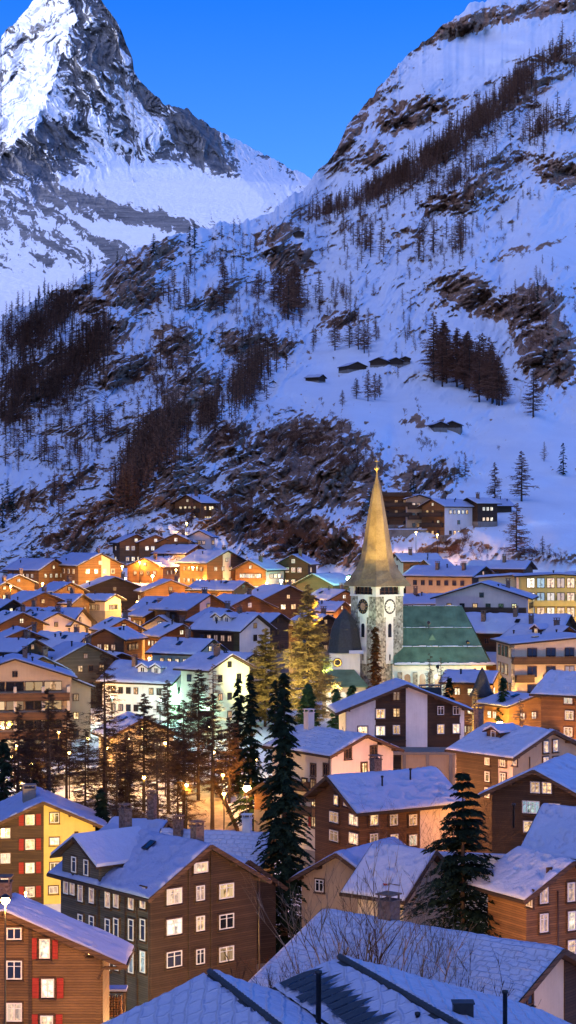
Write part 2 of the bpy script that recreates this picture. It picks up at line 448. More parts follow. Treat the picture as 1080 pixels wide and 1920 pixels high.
def m_hill(name, rk, scr, fs, snowc=(.80,.84,.90)):
    t = NT(name); v = t.coord('Object')
    at = t.n('ShaderNodeAttribute', attribute_name='rock'); a2 = t.n('ShaderNodeAttribute', attribute_name='scrub')
    n = t.noise(v, fs, 8, .68); n2 = t.noise(v, fs*.22, 6, .6); n3 = t.noise(v, fs*4, 4, .6)
    f = t.math('ADD', at.outputs['Fac'], t.math('MULTIPLY', t.math('SUBTRACT', n, .5), 1.5))
    mask = t.math('MULTIPLY', t.math('SUBTRACT', f, .40), 5, True)
    rc = t.ramp(n2, [(.30, rk[0]), (.48, rk[1]), (.60, rk[2]), (.75, rk[3])])
    rc = t.mix(.5, rc, t.ramp(n, [(.35, sc(rk[0], .6)), (.6, sc(rk[2], 1.3))]))
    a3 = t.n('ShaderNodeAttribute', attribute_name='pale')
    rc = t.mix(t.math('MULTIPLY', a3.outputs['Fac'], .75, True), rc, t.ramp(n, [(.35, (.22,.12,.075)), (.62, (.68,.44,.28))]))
    sm = t.math('MULTIPLY', t.math('SUBTRACT', t.math('ADD', a2.outputs['Fac'], t.math('MULTIPLY', t.math('SUBTRACT', n, .5), 2.2)), .62), 4, True)
    snow = t.ramp(n2, [(.3, sc(snowc, .93)), (.7, snowc)])
    col = t.mix(mask, snow, rc)
    col = t.mix(t.math('MULTIPLY', sm, .9), col, scr)
    h = t.math('ADD', t.math('MULTIPLY', n, 1.0), t.math('MULTIPLY', n3, .3))
    bst = t.n('ShaderNodeBump'); t.l(h, bst.inputs['Height']); bst.inputs['Distance'].default_value = 2.2/ (fs/.22)
    t.l(t.math('ADD', .25, t.math('MULTIPLY', mask, .75)), bst.inputs['Strength'])
    t.pbsdf(col, .8, bst.outputs['Normal'], .15)
    return t.mat

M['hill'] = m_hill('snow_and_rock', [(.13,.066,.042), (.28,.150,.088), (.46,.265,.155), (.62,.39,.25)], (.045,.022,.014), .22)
M['peak'] = m_hill('peak_snow_and_rock', [(.09,.09,.10), (.17,.17,.18), (.27,.26,.26), (.38,.34,.31)], (.05,.05,.05), .016, (.86,.88,.92))

HPX, HG, HDD, HROW = build_hill()
def hill_at(px, row):
    """real point of the displaced mountainside seen at column px, row"""
    j = int(np.argmin(np.abs(HPX-px)))
    i = int(np.argmin(np.abs(HROW[:, j]-row)))
    return P(px, float(HROW[i, j]), float(HDD[i, j]))

# ------------------------------------------------------------------ the great peak
PSX = [-500,-300,-120,-30,0,3,12,30,50,62,100,150,190,206,228,240,249,251,262,285,310,330,352,364,380,400,440,480,520,560,575,640,720,900]
PSY = [ 260, 200, 150,108,84,66,54,40,16,-2,-42,-26,  0, 20, 56, 88,112,132,150,172,196,201,203,214,228,240,262,282,302,322,330,372,420,520]
def build_peak():
    pxs = np.concatenate([np.arange(-500, -20, 8), np.arange(-20, 600, 1.15), np.arange(600, 900, 8)]); nc = len(pxs)
    S = np.interp(pxs, PSX, PSY)+fbm(pxs/9, pxs*0+7.7, 4, 15)*4
    vs = np.linspace(0, 1, 460)
    X, Vv = np.meshgrid(pxs, vs)
    BOT = 640.0
    ROW = BOT+(S[None]-BOT)*Vv
    # ridge line that parts the lit east face from the north face
    XR = np.interp(ROW, [-60,0,35,75,130,165,230,300,420,640], [112,128,144,124,108,101,62,0,-120,-300])
    XR = XR+fbm(ROW/18, ROW*0, 3, 61)*5
    d = X-XR
    base = np.interp(ROW, [-60,0,100,200,300,340,380,430,470,520,640], [9300,9150,8850,8500,8050,7700,6800,5900,5200,4500,3200])
    # z'mutt side: second rib, shoulder and the col
    rib = np.interp(ROW, [-60,100,200,300,400], [215,246,330,420,520])
    D = base+np.where(d < 0, -d*4.2, d*1.1)*sstep(470, 300, ROW)
    D = D+np.maximum(X-rib, 0)*6.5*sstep(470, 250, ROW)
    a = R(52); c, s = math.cos(a), math.sin(a)
    wx = X+fbm(X/40, ROW/40, 3, 71)*14; wy = ROW+fbm(X/40, ROW/40, 3, 72)*14
    # right of the ridge gullies fall to the right, left of it ledges climb to the right
    ar = R(58); al = R(-30)
    U = np.where(d > 0, wx*math.cos(ar)+wy*math.sin(ar), wx*math.cos(al)+wy*math.sin(al))
    V = np.where(d > 0, -wx*math.sin(ar)+wy*math.cos(ar), -wx*math.sin(al)+wy*math.cos(al))
    n1 = fbm(U/60, V/16, 4, 81, .55)+.3*facet(U/40, V/11, 85); n2 = .7*facet(U/13, V/4.5, 86)+.5*fbm(U/14, V/5, 4, 82, .6); n3 = .5*facet(wx/5, wy/4, 87)+.6*fbm(wx/8, wy/6, 4, 83, .65); n4 = fbm(wx/70, wy/70, 3, 84)
    steep = sstep(430, 320, ROW)
    calm = np.clip(1-1.1*blob(X, ROW, [(330,350,200,50,6,1),(240,440,160,50,8,1)]), .06, 1)
    D = D+(n1*52+n2*14+n3*11+n4*60)*(.8+.2*sstep(-8, 8, d))*calm*(.012+.988*steep)
    # rock cover
    face = sstep(-6, 6, d)
    rk = .42*face+.20*(1-face)
    spots = [(190,110,60,110,20,.35),(215,230,50,70,10,.25),(170,190,60,60,0,.2),(100,270,80,50,-20,.55),(60,310,90,36,18,.6),(285,180,30,28,40,.6),(300,290,40,34,0,.25),(385,270,75,34,42,.75),(425,310,46,24,25,.7),(345,225,30,26,30,.6),
             (180,380,120,11,15,.95),(270,408,80,13,10,1.0),(330,420,50,14,8,.7),(205,340,60,22,48,.3),(520,312,60,14,32,.42),(470,300,60,10,32,.4),(20,140,60,14,-35,.28),(60,60,50,10,-30,.35),(110,0,60,14,0,.35),(15,330,60,20,18,.5),(130,415,90,9,25,.40),(60,440,110,12,24,.40),(180,450,60,10,35,.6),(90,370,90,10,25,.5)]
    snow = [(290,345,120,34,4,1.1),(200,300,34,80,-38,.45),(470,300,50,70,-35,.65),(265,225,14,50,-33,.5),(430,352,90,18,0,.9),(60,200,60,60,-30,.35),(250,440,110,13,12,.9),(60,540,130,30,-8,.7),(330,380,90,12,8,.5),(500,330,60,30,0,.6),(150,345,50,10,25,.5)]
    rk = rk+blob(X, ROW, spots)-blob(X, ROW, snow)
    rk = np.where(ROW > 330, rk*.78-.02, rk)+.30*sstep(.15, .5, fbm((X+ROW*.7)/60, (ROW-X*.62)/9, 4, 95))*sstep(340, 380, ROW)*sstep(330, 200, X)
    rk = sstep(.18, .85, rk+n1*.28+n2*.30+n3*.36)
    Z = (HY-ROW)/F*D; XX = (X-CX)/F*D
    bx, bd, bz = [], [], []
    for dd, dz in [(60,-20),(400,-420),(1500,-1600)]:
        bd.append(D[-1]+dd); bx.append(XX[-1]*(D[-1]+dd)/D[-1]); bz.append(Z[-1]+dz)
    XA = np.concatenate([XX, np.array(bx)]); YA = np.concatenate([D, np.array(bd)]); ZA = np.concatenate([Z, np.array(bz)])
    RA = np.concatenate([rk, np.full((3, nc), .4)])
    me = fastmesh('mountain', np.stack([XA, YA, ZA], -1).reshape(-1, 3), gridfaces(len(XA), nc), [M['peak']], None, True, {'rock': RA.ravel(), 'scrub': RA.ravel()*0})
    o = bpy.data.objects.new('mountain', me); link(o); o['kind'] = 'structure'
    o['label'] = 'steep horn-shaped rock and snow peak with a glacier at its foot'
build_peak()

# wide valley floor so that the ground reaches past the frame
mb = MB(); mb.face([(-9000,-3000,-60),(9000,-3000,-60),(9000,15000,-60),(-9000,15000,-60)])
o = mb.build('ground', M['gsnow']); o['kind'] = 'structure'; o['label'] = 'snow covered valley floor under the village'

# ridge added out of sight left of the view: it keeps the low light off the village
def build_shade_ridge():
    ys = np.linspace(-1600, 3600, 120); us = np.linspace(0, 1, 60)
    Y, U = np.meshgrid(ys, us, indexing='ij')
    Xr = -240-.20*np.maximum(Y, 0)-U*1700
    Zr = -45+np.sin(U*math.pi)**.8*1250*(1-.10*fbm(Y/400, U*3, 4, 3))*sstep(-1600, -600, Y)*(1-.5*sstep(2600, 3600, Y))+fbm(Y/60, U*20, 4, 4)*8*U
    me = fastmesh('shade_ridge_shape', np.stack([Xr, Y, Zr], -1).reshape(-1, 3), gridfaces(120, 60), [M['hill']], None, True, {'rock': (fbm(Y/80, U*16, 4, 8) > .2).astype(float).ravel(), 'scrub': (U*0).ravel()})
    o = bpy.data.objects.new('hillside', me); link(o); o['kind'] = 'structure'; o['label'] = 'added unseen ridge that shades the village'
build_shade_ridge()
# ------------------------------------------------------------------ trees
def m_leaf(name, c1, c2, c3):
    t = NT(name); v = t.coord('Object')
    n = t.noise(v, .55, 3); oi = t.n('ShaderNodeObjectInfo')
    f = t.math('ADD', n, t.math('MULTIPLY', t.math('SUBTRACT', oi.outputs['Random'], .5), .25))
    t.pbsdf(t.ramp(f, [(.3, c1), (.5, c2), (.7, c3)]), .85, None, .1)
    return t.mat
M['bark'] = m_plain('larch_bark', (.055,.038,.028), .9)
M['twig'] = m_leaf('bare_larch_twigs', (.045,.028,.018), (.075,.046,.028), (.11,.070,.042))
M['twigfar'] = m_leaf('far_larch_twigs', (.12,.052,.030), (.19,.085,.048), (.27,.13,.075))
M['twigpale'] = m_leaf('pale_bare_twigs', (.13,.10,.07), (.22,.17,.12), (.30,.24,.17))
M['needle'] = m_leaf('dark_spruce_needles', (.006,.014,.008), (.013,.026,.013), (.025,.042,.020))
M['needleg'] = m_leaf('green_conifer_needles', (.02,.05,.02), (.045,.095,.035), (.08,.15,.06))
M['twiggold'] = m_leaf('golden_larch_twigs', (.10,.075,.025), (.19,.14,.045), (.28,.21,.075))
M['ivy'] = m_leaf('rust_brown_creeper_leaves', (.06,.022,.008), (.13,.05,.015), (.20,.09,.03))

class Tri:
    """collects loose triangles"""
    def __init__(s): s.a = []
    def t(s, a, b, c): s.a.append((a, b, c))
    def ribbon(s, a, b, w, rg):
        """a thin tapering twig from a to b"""
        ax, ay, az = a; bx, by, bz = b
        dx, dy, dz = rg.uniform(-1,1), rg.uniform(-1,1), rg.uniform(-1,1)
        ex, ey, ez = bx-ax, by-ay, bz-az
        cx, cy, cz = ey*dz-ez*dy, ez*dx-ex*dz, ex*dy-ey*dx
        l = math.sqrt(cx*cx+cy*cy+cz*cz)+1e-9; k = w/2/l
        s.a.append(((ax-cx*k, ay-cy*k, az-cz*k), (ax+cx*k, ay+cy*k, az+cz*k), b))
    def data(s):
        v = np.array(s.a, dtype=np.float32).reshape(-1, 3); return v, np.arange(len(v)).reshape(-1, 3)

def lerp(a, b, t): return tuple(a[i]+(b[i]-a[i])*t for i in range(3))

def trunk_tris(T, h, r, rg, lean=.02, k=6, seg=6):
    pts = []; x = y = 0
    for i in range(seg+1):
        pts.append((x, y, h*i/seg)); x += rg.uniform(-lean, lean)*h/seg; y += rg.uniform(-lean, lean)*h/seg
    for i in range(seg):
        r0 = r*(1-i/seg)**.8+.01; r1 = r*(1-(i+1)/seg)**.8+.005
        for j in range(k):
            a0 = 2*math.pi*j/k; a1 = 2*math.pi*(j+1)/k
            p = lambda q, rr, a: (q[0]+rr*math.cos(a), q[1]+rr*math.sin(a), q[2])
            A, B, C, D = p(pts[i], r0, a0), p(pts[i], r0, a1), p(pts[i+1], r1, a1), p(pts[i+1], r1, a0)
            T.t(A, B, C); T.t(A, C, D)
    return pts

def larch(h, rad, nb, ntw, tw, rg, z0=.12, droop=.15, sub=2, gap=.0):
    """bare larch: (trunk tris, crown tris)"""
    T, C = Tri(), Tri()
    pts = trunk_tris(T, h, h*.0125+.05, rg)
    for i in range(nb):
        f = z0+(1-z0)*((i+rg.random())/nb)**.9
        if rg.random() < gap: continue
        z = f*h; L = rad*((1-f)**.75)*rg.uniform(.45, 1.1)*min(1, .35+(f-z0)*4)+.15
        a = rg.uniform(0, 6.283); ca, sa = math.cos(a), math.sin(a)
        q = pts[min(len(pts)-2, int(f*(len(pts)-1)))]
        p0 = (q[0], q[1], z); up = rg.uniform(-.25, .15)-droop*(1-f)
        pm = (q[0]+ca*L*.5, q[1]+sa*L*.5, z+up*L*.5); p1 = (q[0]+ca*L, q[1]+sa*L, z+up*L+.16*L)
        C.ribbon(p0, pm, tw*2.2, rg); C.ribbon(lerp(p0, pm, .6), p1, tw*1.7, rg); C.ribbon(p0, p1, tw*1.2, rg)
        for j in range(ntw):
            t = rg.uniform(.15, 1.0); b = lerp(p0, pm, t*2) if t < .5 else lerp(pm, p1, t*2-1)
            l = L*rg.uniform(.12, .38)+.12; aa = a+rg.choice((-1, 1))*rg.uniform(.4, 1.2)
            e = (b[0]+math.cos(aa)*l, b[1]+math.sin(aa)*l, b[2]+rg.uniform(-.55, .28)*l)
            C.ribbon(b, e, tw, rg)
            for k in range(sub):
                bb = lerp(b, e, rg.uniform(.2, 1)); ll = l*rg.uniform(.3, .7)
                C.ribbon(bb, (bb[0]+rg.uniform(-1,1)*ll, bb[1]+rg.uniform(-1,1)*ll, bb[2]+rg.uniform(-.9,.5)*ll), tw*.8, rg)
    return T, C

def spruce(h, rad, nb, ncl, cs, rg, z0=.04, droop=.35, pw=.8, layered=0):
    """needled conifer: each branch carries drooping fans of needle clumps"""
    T, C = Tri(), Tri()
    pts = trunk_tris(T, h, h*.013+.06, rg, .006)
    for i in range(nb):
        f = z0+(1-z0)*((i+rg.random())/nb)
        if layered:
            f = z0+(1-z0)*min(1, (math.floor((f-z0)/(1-z0)*layered)+rg.uniform(0, .35))/layered)
        z = f*h; L = rad*((1-f)**pw)*rg.uniform(.6, 1.12)+.12
        a = rg.uniform(0, 6.283); ca, sa = math.cos(a), math.sin(a)
        C.ribbon((0,0,z), (ca*L, sa*L, z-droop*L*.8), .09, rg)
        n = max(2, int(ncl*(.25+.75*L/rad)))
        for j in range(n):
            t = (j+rg.random())/n; t = .08+.92*t
            x, y = ca*L*t, sa*L*t; zz = z-droop*L*t*t+.10*L*math.sin(t*2.6)
            w = cs*(1.25-.6*t)*rg.uniform(.6, 1.3); sp = (1.15-t)*L*.33
            o = rg.uniform(-1, 1)*sp; x += -sa*o; y += ca*o; zz -= abs(o)*.25
            an = a+rg.uniform(-.9, .9)
            tip = (x+math.cos(an)*w*1.3, y+math.sin(an)*w*1.3, zz-rg.uniform(.15, .9)*w)
            px_, py_ = -math.sin(an)*w*.5, math.cos(an)*w*.5
            C.t((x+px_, y+py_, zz+rg.uniform(-.1,.1)), (x-px_, y-py_, zz+rg.uniform(-.1,.1)), tip)
    return T, C

def broadleaf(h, rg, spread=.6, levels=5, w0=.10, nch=3, tiltup=.25):
    """bare deciduous tree or shrub grown by forking"""
    T, C = Tri(), Tri()
    def grow(p, d, l, w, lv, tgt):
        e = tuple(p[i]+d[i]*l for i in range(3))
        tgt.ribbon(p, e, w, rg); tgt.ribbon(p, e, w, rg); C.ribbon(e, p, w*.7, rg)
        if lv == 0: return
        for k in range(nch+(rg.random() < .5)):
            q = lerp(p, e, rg.uniform(.45, 1))
            nd = Vector((d[0]+rg.uniform(-spread, spread)*1.5, d[1]+rg.uniform(-spread, spread)*1.5, d[2]+rg.uniform(-spread, spread)+tiltup)).normalized()
            grow(q, tuple(nd), l*rg.uniform(.55, .8), w*.62, lv-1, C)
    for k in range(3):
        grow((rg.uniform(-.15,.15), rg.uniform(-.15,.15), 0), tuple(Vector((rg.uniform(-.35,.35), rg.uniform(-.35,.35), 1)).normalized()), h*.42, w0, levels, T)
    return T, C

def tri_obj(name, T, mats, parent=None, loc=None):
    v, f = T.data(); me = fastmesh(name, v, f, [mats]); o = bpy.data.objects.new(name, me)
    if loc is not None: o.location = loc
    return link(o, parent)

def merged(T, C):
    v1, f1 = T.data(); v2, f2 = C.data()
    return np.concatenate([v1, v2]), np.concatenate([f1, f2+len(v1)]), np.concatenate([np.zeros(len(f1), int), np.ones(len(f2), int)])

def near_tree(name, kind, label, px, top, D, seed, group=None, base=None, cmat='twig', **kw):
    """trunk and crown under an Empty at the tree's foot; top = picture row of the tip"""
    rg = random.Random(seed); x = (px-CX)/F*D
    zb = float(ground_z(x, D))-.15 if base is None else (HY-base)/F*D
    h = (HY-top)/F*D-zb
    T, C = kind(h, rg=rg, **kw)
    e = thing(name, label, 'tree', (x, D, zb), rg.uniform(0, 6), group)
    tri_obj('trunk', T, M['bark'], e); tri_obj('crown', C, M[cmat], e)
    return e

# --- prototypes for the mountainside: unit height 10 m
def protos(fn, n, mat, seed):
    out = []
    for i in range(n):
        v, f, mi = merged(*fn(random.Random(seed+i)))
        out.append((v, f, mi, fastmesh('tree_shape', v, f, [M['bark'], M[mat]], mi)))
    return out
PR_L = protos(lambda g: larch(10, 2.7, 60, 7, .11, g, .10, .2, 1), 5, 'twigfar', 100)       # mid-distance larch
PR_S = protos(lambda g: larch(10, 2.5, 34, 5, .20, g, .06, .2, 0), 4, 'twigfar', 200)         # far larch
PR_D = protos(lambda g: spruce(10, 2.0, 44, 10, .55, g, .05, .3), 4, 'needle', 300)           # dark conifer
PR_B = protos(lambda g: broadleaf(9, g, .7, 4, .28, 3), 3, 'twigfar', 400)                     # bare scrub

PR_X = protos(lambda g: larch(10, 3.4, 110, 12, .085, g, .12, .18, 1), 4, 'twigfar', 500)       # larger single larches

def hill_tree(px, row, hpx, kind, name, label, group, seed=None):
    """row: picture row of the foot, hpx: height in photo pixels"""
    rg = rnd; p = hill_at(px, row)
    me = rg.choice({'L': PR_L, 'S': PR_S, 'D': PR_D, 'B': PR_B, 'X': PR_X}[kind])[3]
    h = hpx/F*p.y
    o = bpy.data.objects.new(name, me); o.location = (p.x, p.y, p.z-.02*h)
    s = h/10; k = rg.uniform(.85, 1.2); o.scale = (s*k, s*k, s); o.rotation_euler = (0, 0, rg.uniform(0, 6))
    link(o); tag(o, label, 'tree', group); return o

def wood(name, label, kind, spots, n, hpx, lo=.35, seed=1):
    """a wood that reads as one mass: one object. spots are ellipses in the view of the slope, planted on the real slope"""
    g = np.random.RandomState(seed); pr = {'L': PR_L, 'S': PR_S, 'D': PR_D, 'B': PR_B}[kind]
    VS, FS, MS = [], [], []; off = 0
    for cx, cy, rx, ry, an, st in spots:
        c, s = math.cos(R(an)), math.sin(R(an))
        m = int(n*st)
        for i in range(m):
            r = abs(g.randn())*.62; a = g.rand()*6.283
            u, v = r*math.cos(a)*rx, r*math.sin(a)*ry
            px, row = cx+u*c-v*s, cy+u*s+v*c
            if row > 1075: continue
            p = hill_at(px, row)
            if abs((HY-p.z*F/p.y)-row) > 12: continue
            h = hpx*g.uniform(.6, 1.15)/F*p.y
            V, Fc, mi, _ = pr[g.randint(len(pr))]
            th = g.rand()*6.283; ct, st_ = math.cos(th), math.sin(th); k = h/10; kk = k*g.uniform(.8, 1.2)
            X = (V[:,0]*ct-V[:,1]*st_)*kk+p.x; Y = (V[:,0]*st_+V[:,1]*ct)*kk+p.y; Z = V[:,2]*k+p.z-.02*h
            VS.append(np.stack([X, Y, Z], 1)); FS.append(Fc+off); MS.append(mi); off += len(V)
    me = fastmesh(name, np.concatenate(VS), np.concatenate(FS), [M['bark'], M['twigfar' if kind != 'D' else 'needle']], np.concatenate(MS))
    o = bpy.data.objects.new(name, me); link(o); o['kind'] = 'stuff'; o['label'] = label; o['category'] = 'woodland'
    return o

wood('forest', 'dense band of dark bare larches climbing the upper slope below the cliff', 'S', [(740,345,80,20,-33,.8),(820,300,90,26,-35,1.3),(900,235,90,26,-38,1.1),(970,165,70,18,-40,.6),(690,372,70,14,-25,.35),(620,400,60,10,-20,.2),(1010,250,60,40,-30,.2),(860,340,90,16,-33,.3),(1040,120,50,16,-40,.2)], 330, 34, seed=2)
wood('forest', 'dark larch wood covering the lower flank down the gorge', 'S', [(50,640,90,55,-35,1.2),(110,600,60,24,-48,.8),(140,690,70,44,-45,1),(40,730,60,44,-30,.8),(180,650,50,30,-60,.6),(20,790,40,40,0,.3),(100,740,60,30,-30,.5)], 260, 40, seed=3)
wood('forest', 'tall brown larch stand filling the gully above the lit chalets', 'S', [(262,880,34,62,28,1.0),(300,840,46,40,-45,.8),(235,940,26,34,10,.4)], 230, 58, seed=4)
wood('forest', 'brown larches in the gully left of the big pale cliff', 'S', [(450,740,48,34,-35,.8),(480,700,30,24,-30,.4),(330,810,40,26,-45,.6),(390,790,36,20,-40,.5)], 170, 50, seed=5)
wood('scrub', 'low bare scrub clinging to the cliffs behind the church', 'B', [(560,830,110,44,-8,1),(640,870,70,50,0,.8),(560,1010,130,46,8,1.1),(440,960,70,40,10,.5),(850,1035,60,24,0,.5),(700,1000,50,40,0,.3)], 130, 20, seed=6)
wood('scrub', 'scattered bare bushes over the broken rocky slope', 'B', [(120,880,120,70,-20,.8),(330,640,150,120,-30,1),(540,560,150,90,-10,.7),(850,470,180,70,-25,.8),(1000,640,80,90,0,.6),(1000,1040,90,16,4,.6),(180,980,120,50,-25,.8),(800,830,90,70,20,.5)], 90, 13, seed=7)
wood('scrub', 'dark dwarf bushes along the upper rocky ledges', 'B', [(850,380,120,30,-30,.8),(980,300,90,40,-20,.6),(620,400,110,30,-20,.7),(400,490,120,40,-20,.8)], 90, 12, seed=8)

def cluster(spots, kind, label, group, name='larch'):
    for px, row, h in spots: hill_tree(px, row, h, kind, name, label, group)
def scat(cx, cy, rx, ry, an, n, h0, h1, kind, label, group, name='larch'):
    c, s = math.cos(R(an)), math.sin(R(an))
    for i in range(n):
        r = math.sqrt(rnd.random()); a = rnd.uniform(0, 6.283); u, v = r*math.cos(a)*rx, r*math.sin(a)*ry
        hill_tree(cx+u*c-v*s, cy+u*s+v*c, rnd.uniform(h0, h1), kind, name, label, group)

scat(845,712,46,20,18,16, 88,118, 'X', 'tall bare larch in the dark grove beside the log huts', 'larches of the grove beside the log huts')
scat(915,742,42,20,22,15, 78,110, 'X', 'tall bare larch in the lower right part of the grove', 'larches of the lower grove')
cluster([(690,752,60),(703,750,52),(668,748,40),(712,745,44),(642,762,32)], 'X', 'bare larch standing below the row of log huts', 'larches below the log huts')
cluster([(628,657,66),(655,652,50),(672,655,56),(690,650,46),(705,640,40),(683,662,60)], 'X', 'bare larch in the group above the log huts', 'larches above the log huts')
cluster([(1000,782,92)], 'X', 'single slim bare larch under the dark crag', None)
cluster([(928,942,78)], 'X', 'open-branched larch above the barn roofs', None)
cluster([(978,940,96)], 'X', 'broad bare larch on the snowfield above the barn', None)
cluster([(1056,890,62)], 'D', 'round dark pine alone on the bright snowfield', None, 'pine_tree')
cluster([(1020,865,38)], 'L', 'small pale larch beside the round dark pine', None)
cluster([(968,1062,122)], 'X', 'tall rust-brown larch on the snow behind the pale green flats', None)
cluster([(1017,1035,32)], 'L', 'sapling larch on the snow near the tall rust-brown larch', None)
cluster([(1008,566,46)], 'D', 'dark spruce on top of the brown crag', None, 'spruce')
cluster([(365,466,50),(355,462,40)], 'D', 'dark conifer on the saddle crest in front of the glacier', 'conifers on the saddle crest', 'spruce')
cluster([(288,480,44)], 'D', 'bushy dark conifer on the crest left of the saddle', None, 'spruce')
cluster([(438,442,34),(415,450,32),(450,440,30),(398,455,18),(470,470,30),(478,474,34),(500,456,24)], 'S', 'small conifer on the skyline right of the saddle', 'trees on the saddle skyline')
cluster([(160,530,36),(182,520,26),(220,500,30),(238,490,20)], 'D', 'dark tree on the rocky spur skyline', 'trees on the rocky spur', 'spruce')
cluster([(420,588,92),(417,520,40)], 'X', 'tall thin dark larch at midslope', 'thin larches at midslope')
cluster([(485,560,54)], 'X', 'pale snow-dusted larch on open snow at midslope', None)
scat(535,575,30,26,0,12, 60,90, 'X', 'dark larch in the midslope clump under the outcrop', 'larches under the midslope outcrop')
cluster([(598,548,44),(577,575,42),(600,590,30)], 'L', 'small larch right of the midslope clump', 'small larches at midslope')
scat(690,470,46,24,-10,16, 36,56, 'L', 'bare larch in the loose clump below the long wood', 'larches below the long wood')
scat(820,470,60,26,-20,14, 40,70, 'L', 'bare larch on the open slope under the long wood', 'larches on the open slope')
scat(610,400,60,16,-10,16, 26,40, 'S', 'little larch on the shoulder between saddle and long wood', 'larches on the shoulder')
scat(960,190,60,16,-38,16, 40,58, 'S', 'tall larch on the upper rim of the long wood', 'larches on the upper rim of the wood')
scat(1010,240,60,40,-20,14, 34,52, 'S', 'larch standing apart to the right of the long wood', 'larches right of the wood')
scat(330,560,50,40,-20,12, 28,50, 'L', 'small larch on the snowy spur left of midslope', 'larches on the snowy spur')
scat(310,700,50,60,-40,14, 36,56, 'L', 'bare larch among the outcrops of the left slope', 'larches among the outcrops')
scat(170,830,50,30,-30,9, 44,70, 'L', 'grey-brown larch over the lower left snowfield', 'larches over the lower snowfield')
scat(90,560,60,20,-48,14, 22,34, 'D', 'small dark spruce on the gorge skyline', 'spruces on the gorge skyline', 'spruce')
cluster([(25,980,60),(14,950,50),(5,990,66)], 'D', 'dark conifer at the edge of the lower left slope', 'conifers by the lower left slope', 'spruce')
cluster([(118,960,56),(110,964,44)], 'L', 'grey bare larch above the leftmost lit chalets', 'larches above the leftmost chalets')
scat(360,1000,30,40,0,6, 30,50, 'L', 'bare tree by the chalet perched under the cliff', 'trees by the perched chalet')
scat(840,905,40,20,0,7, 28,50, 'L', 'bare larch on the rocks behind the hillside flats', 'larches behind the hillside flats')
cluster([(775,925,46),(770,930,30)], 'D', 'dark spruce just behind the hillside flats', 'spruces behind the hillside flats', 'spruce')
scat(1050,130,40,40,-30,8, 24,36, 'S', 'lone larch high near the upper cliff edge', 'larches near the upper cliff')
cluster([(60,1095,60),(50,1098,50)], 'D', 'dark spruce beside the leftmost chalets', 'spruces beside the leftmost chalets', 'spruce')

# --- trees among the houses
near_tree('spruce', spruce, 'tallest dark spruce, standing in front of the street lamps at the centre', 533, 1262, 172, 11, cmat='needle', rad=4.6, nb=340, ncl=90, cs=.38, droop=.42, pw=.85)
near_tree('spruce', spruce, 'wide tiered dark spruce in front of the snowy garden wall', 868, 1440, 150, 12, cmat='needle', rad=9.6, nb=290, ncl=130, cs=.34, droop=.20, pw=.9, layered=30)
near_tree('spruce', spruce, 'slim dark spruce left of the tallest spruce', 515, 1275, 222, 13, cmat='needle', rad=2.6, nb=150, ncl=60, cs=.42, droop=.45)
near_tree('spruce', spruce, 'broad dark spruce above the lamp-lit lane', 470, 1262, 228, 14, cmat='needle', rad=3.3, nb=160, ncl=60, cs=.42, droop=.45)
near_tree('spruce', spruce, 'dark spruce beside the pale green house', 447, 1272, 245, 15, cmat='needle', rad=2.5, nb=140, ncl=50, cs=.42, droop=.45)
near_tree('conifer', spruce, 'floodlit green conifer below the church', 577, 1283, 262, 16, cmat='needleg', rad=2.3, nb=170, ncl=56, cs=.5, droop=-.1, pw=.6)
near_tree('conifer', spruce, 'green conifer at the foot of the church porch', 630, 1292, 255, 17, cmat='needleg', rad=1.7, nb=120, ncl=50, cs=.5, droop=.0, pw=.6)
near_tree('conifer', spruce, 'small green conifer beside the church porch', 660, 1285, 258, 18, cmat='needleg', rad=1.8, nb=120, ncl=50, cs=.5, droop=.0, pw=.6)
near_tree('spruce', spruce, 'small dark spruce in front of the brown gabled house by the church', 650, 1340, 238, 19, cmat='needle', rad=1.3, nb=80, ncl=20, cs=.5)
near_tree('spruce', spruce, 'dark spruce in front of the church nave', 843, 1268, 262, 20, cmat='needle', rad=2.2, nb=90, ncl=26, cs=.55)
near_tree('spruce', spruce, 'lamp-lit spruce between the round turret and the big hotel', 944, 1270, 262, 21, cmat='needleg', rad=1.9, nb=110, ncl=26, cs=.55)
near_tree('spruce', spruce, 'dark spruce behind the yellow and brown house', 190, 1480, 212, 22, cmat='needle', rad=2.3, nb=110, ncl=50, cs=.5)
near_tree('spruce', spruce, 'dark spruce at the left picture edge by the balconied hotel', 8, 1385, 224, 23, cmat='needle', rad=2.4, nb=110, ncl=50, cs=.5)
for i, (px, top, D, g) in enumerate([(20,1500,215,'short dark shrub conifer behind the left snow roof'),(66,1462,222,'little conifer on the lit snow terrace'),(100,1478,216,'little conifer at the front edge of the lit snow terrace')]):
    near_tree('conifer', spruce, g, px, top, D, 30+i, cmat='needle', rad=1.2, nb=70, ncl=16, cs=.4)
LK = dict(ntw=26, tw=.055, droop=.20, sub=3, z0=.30)
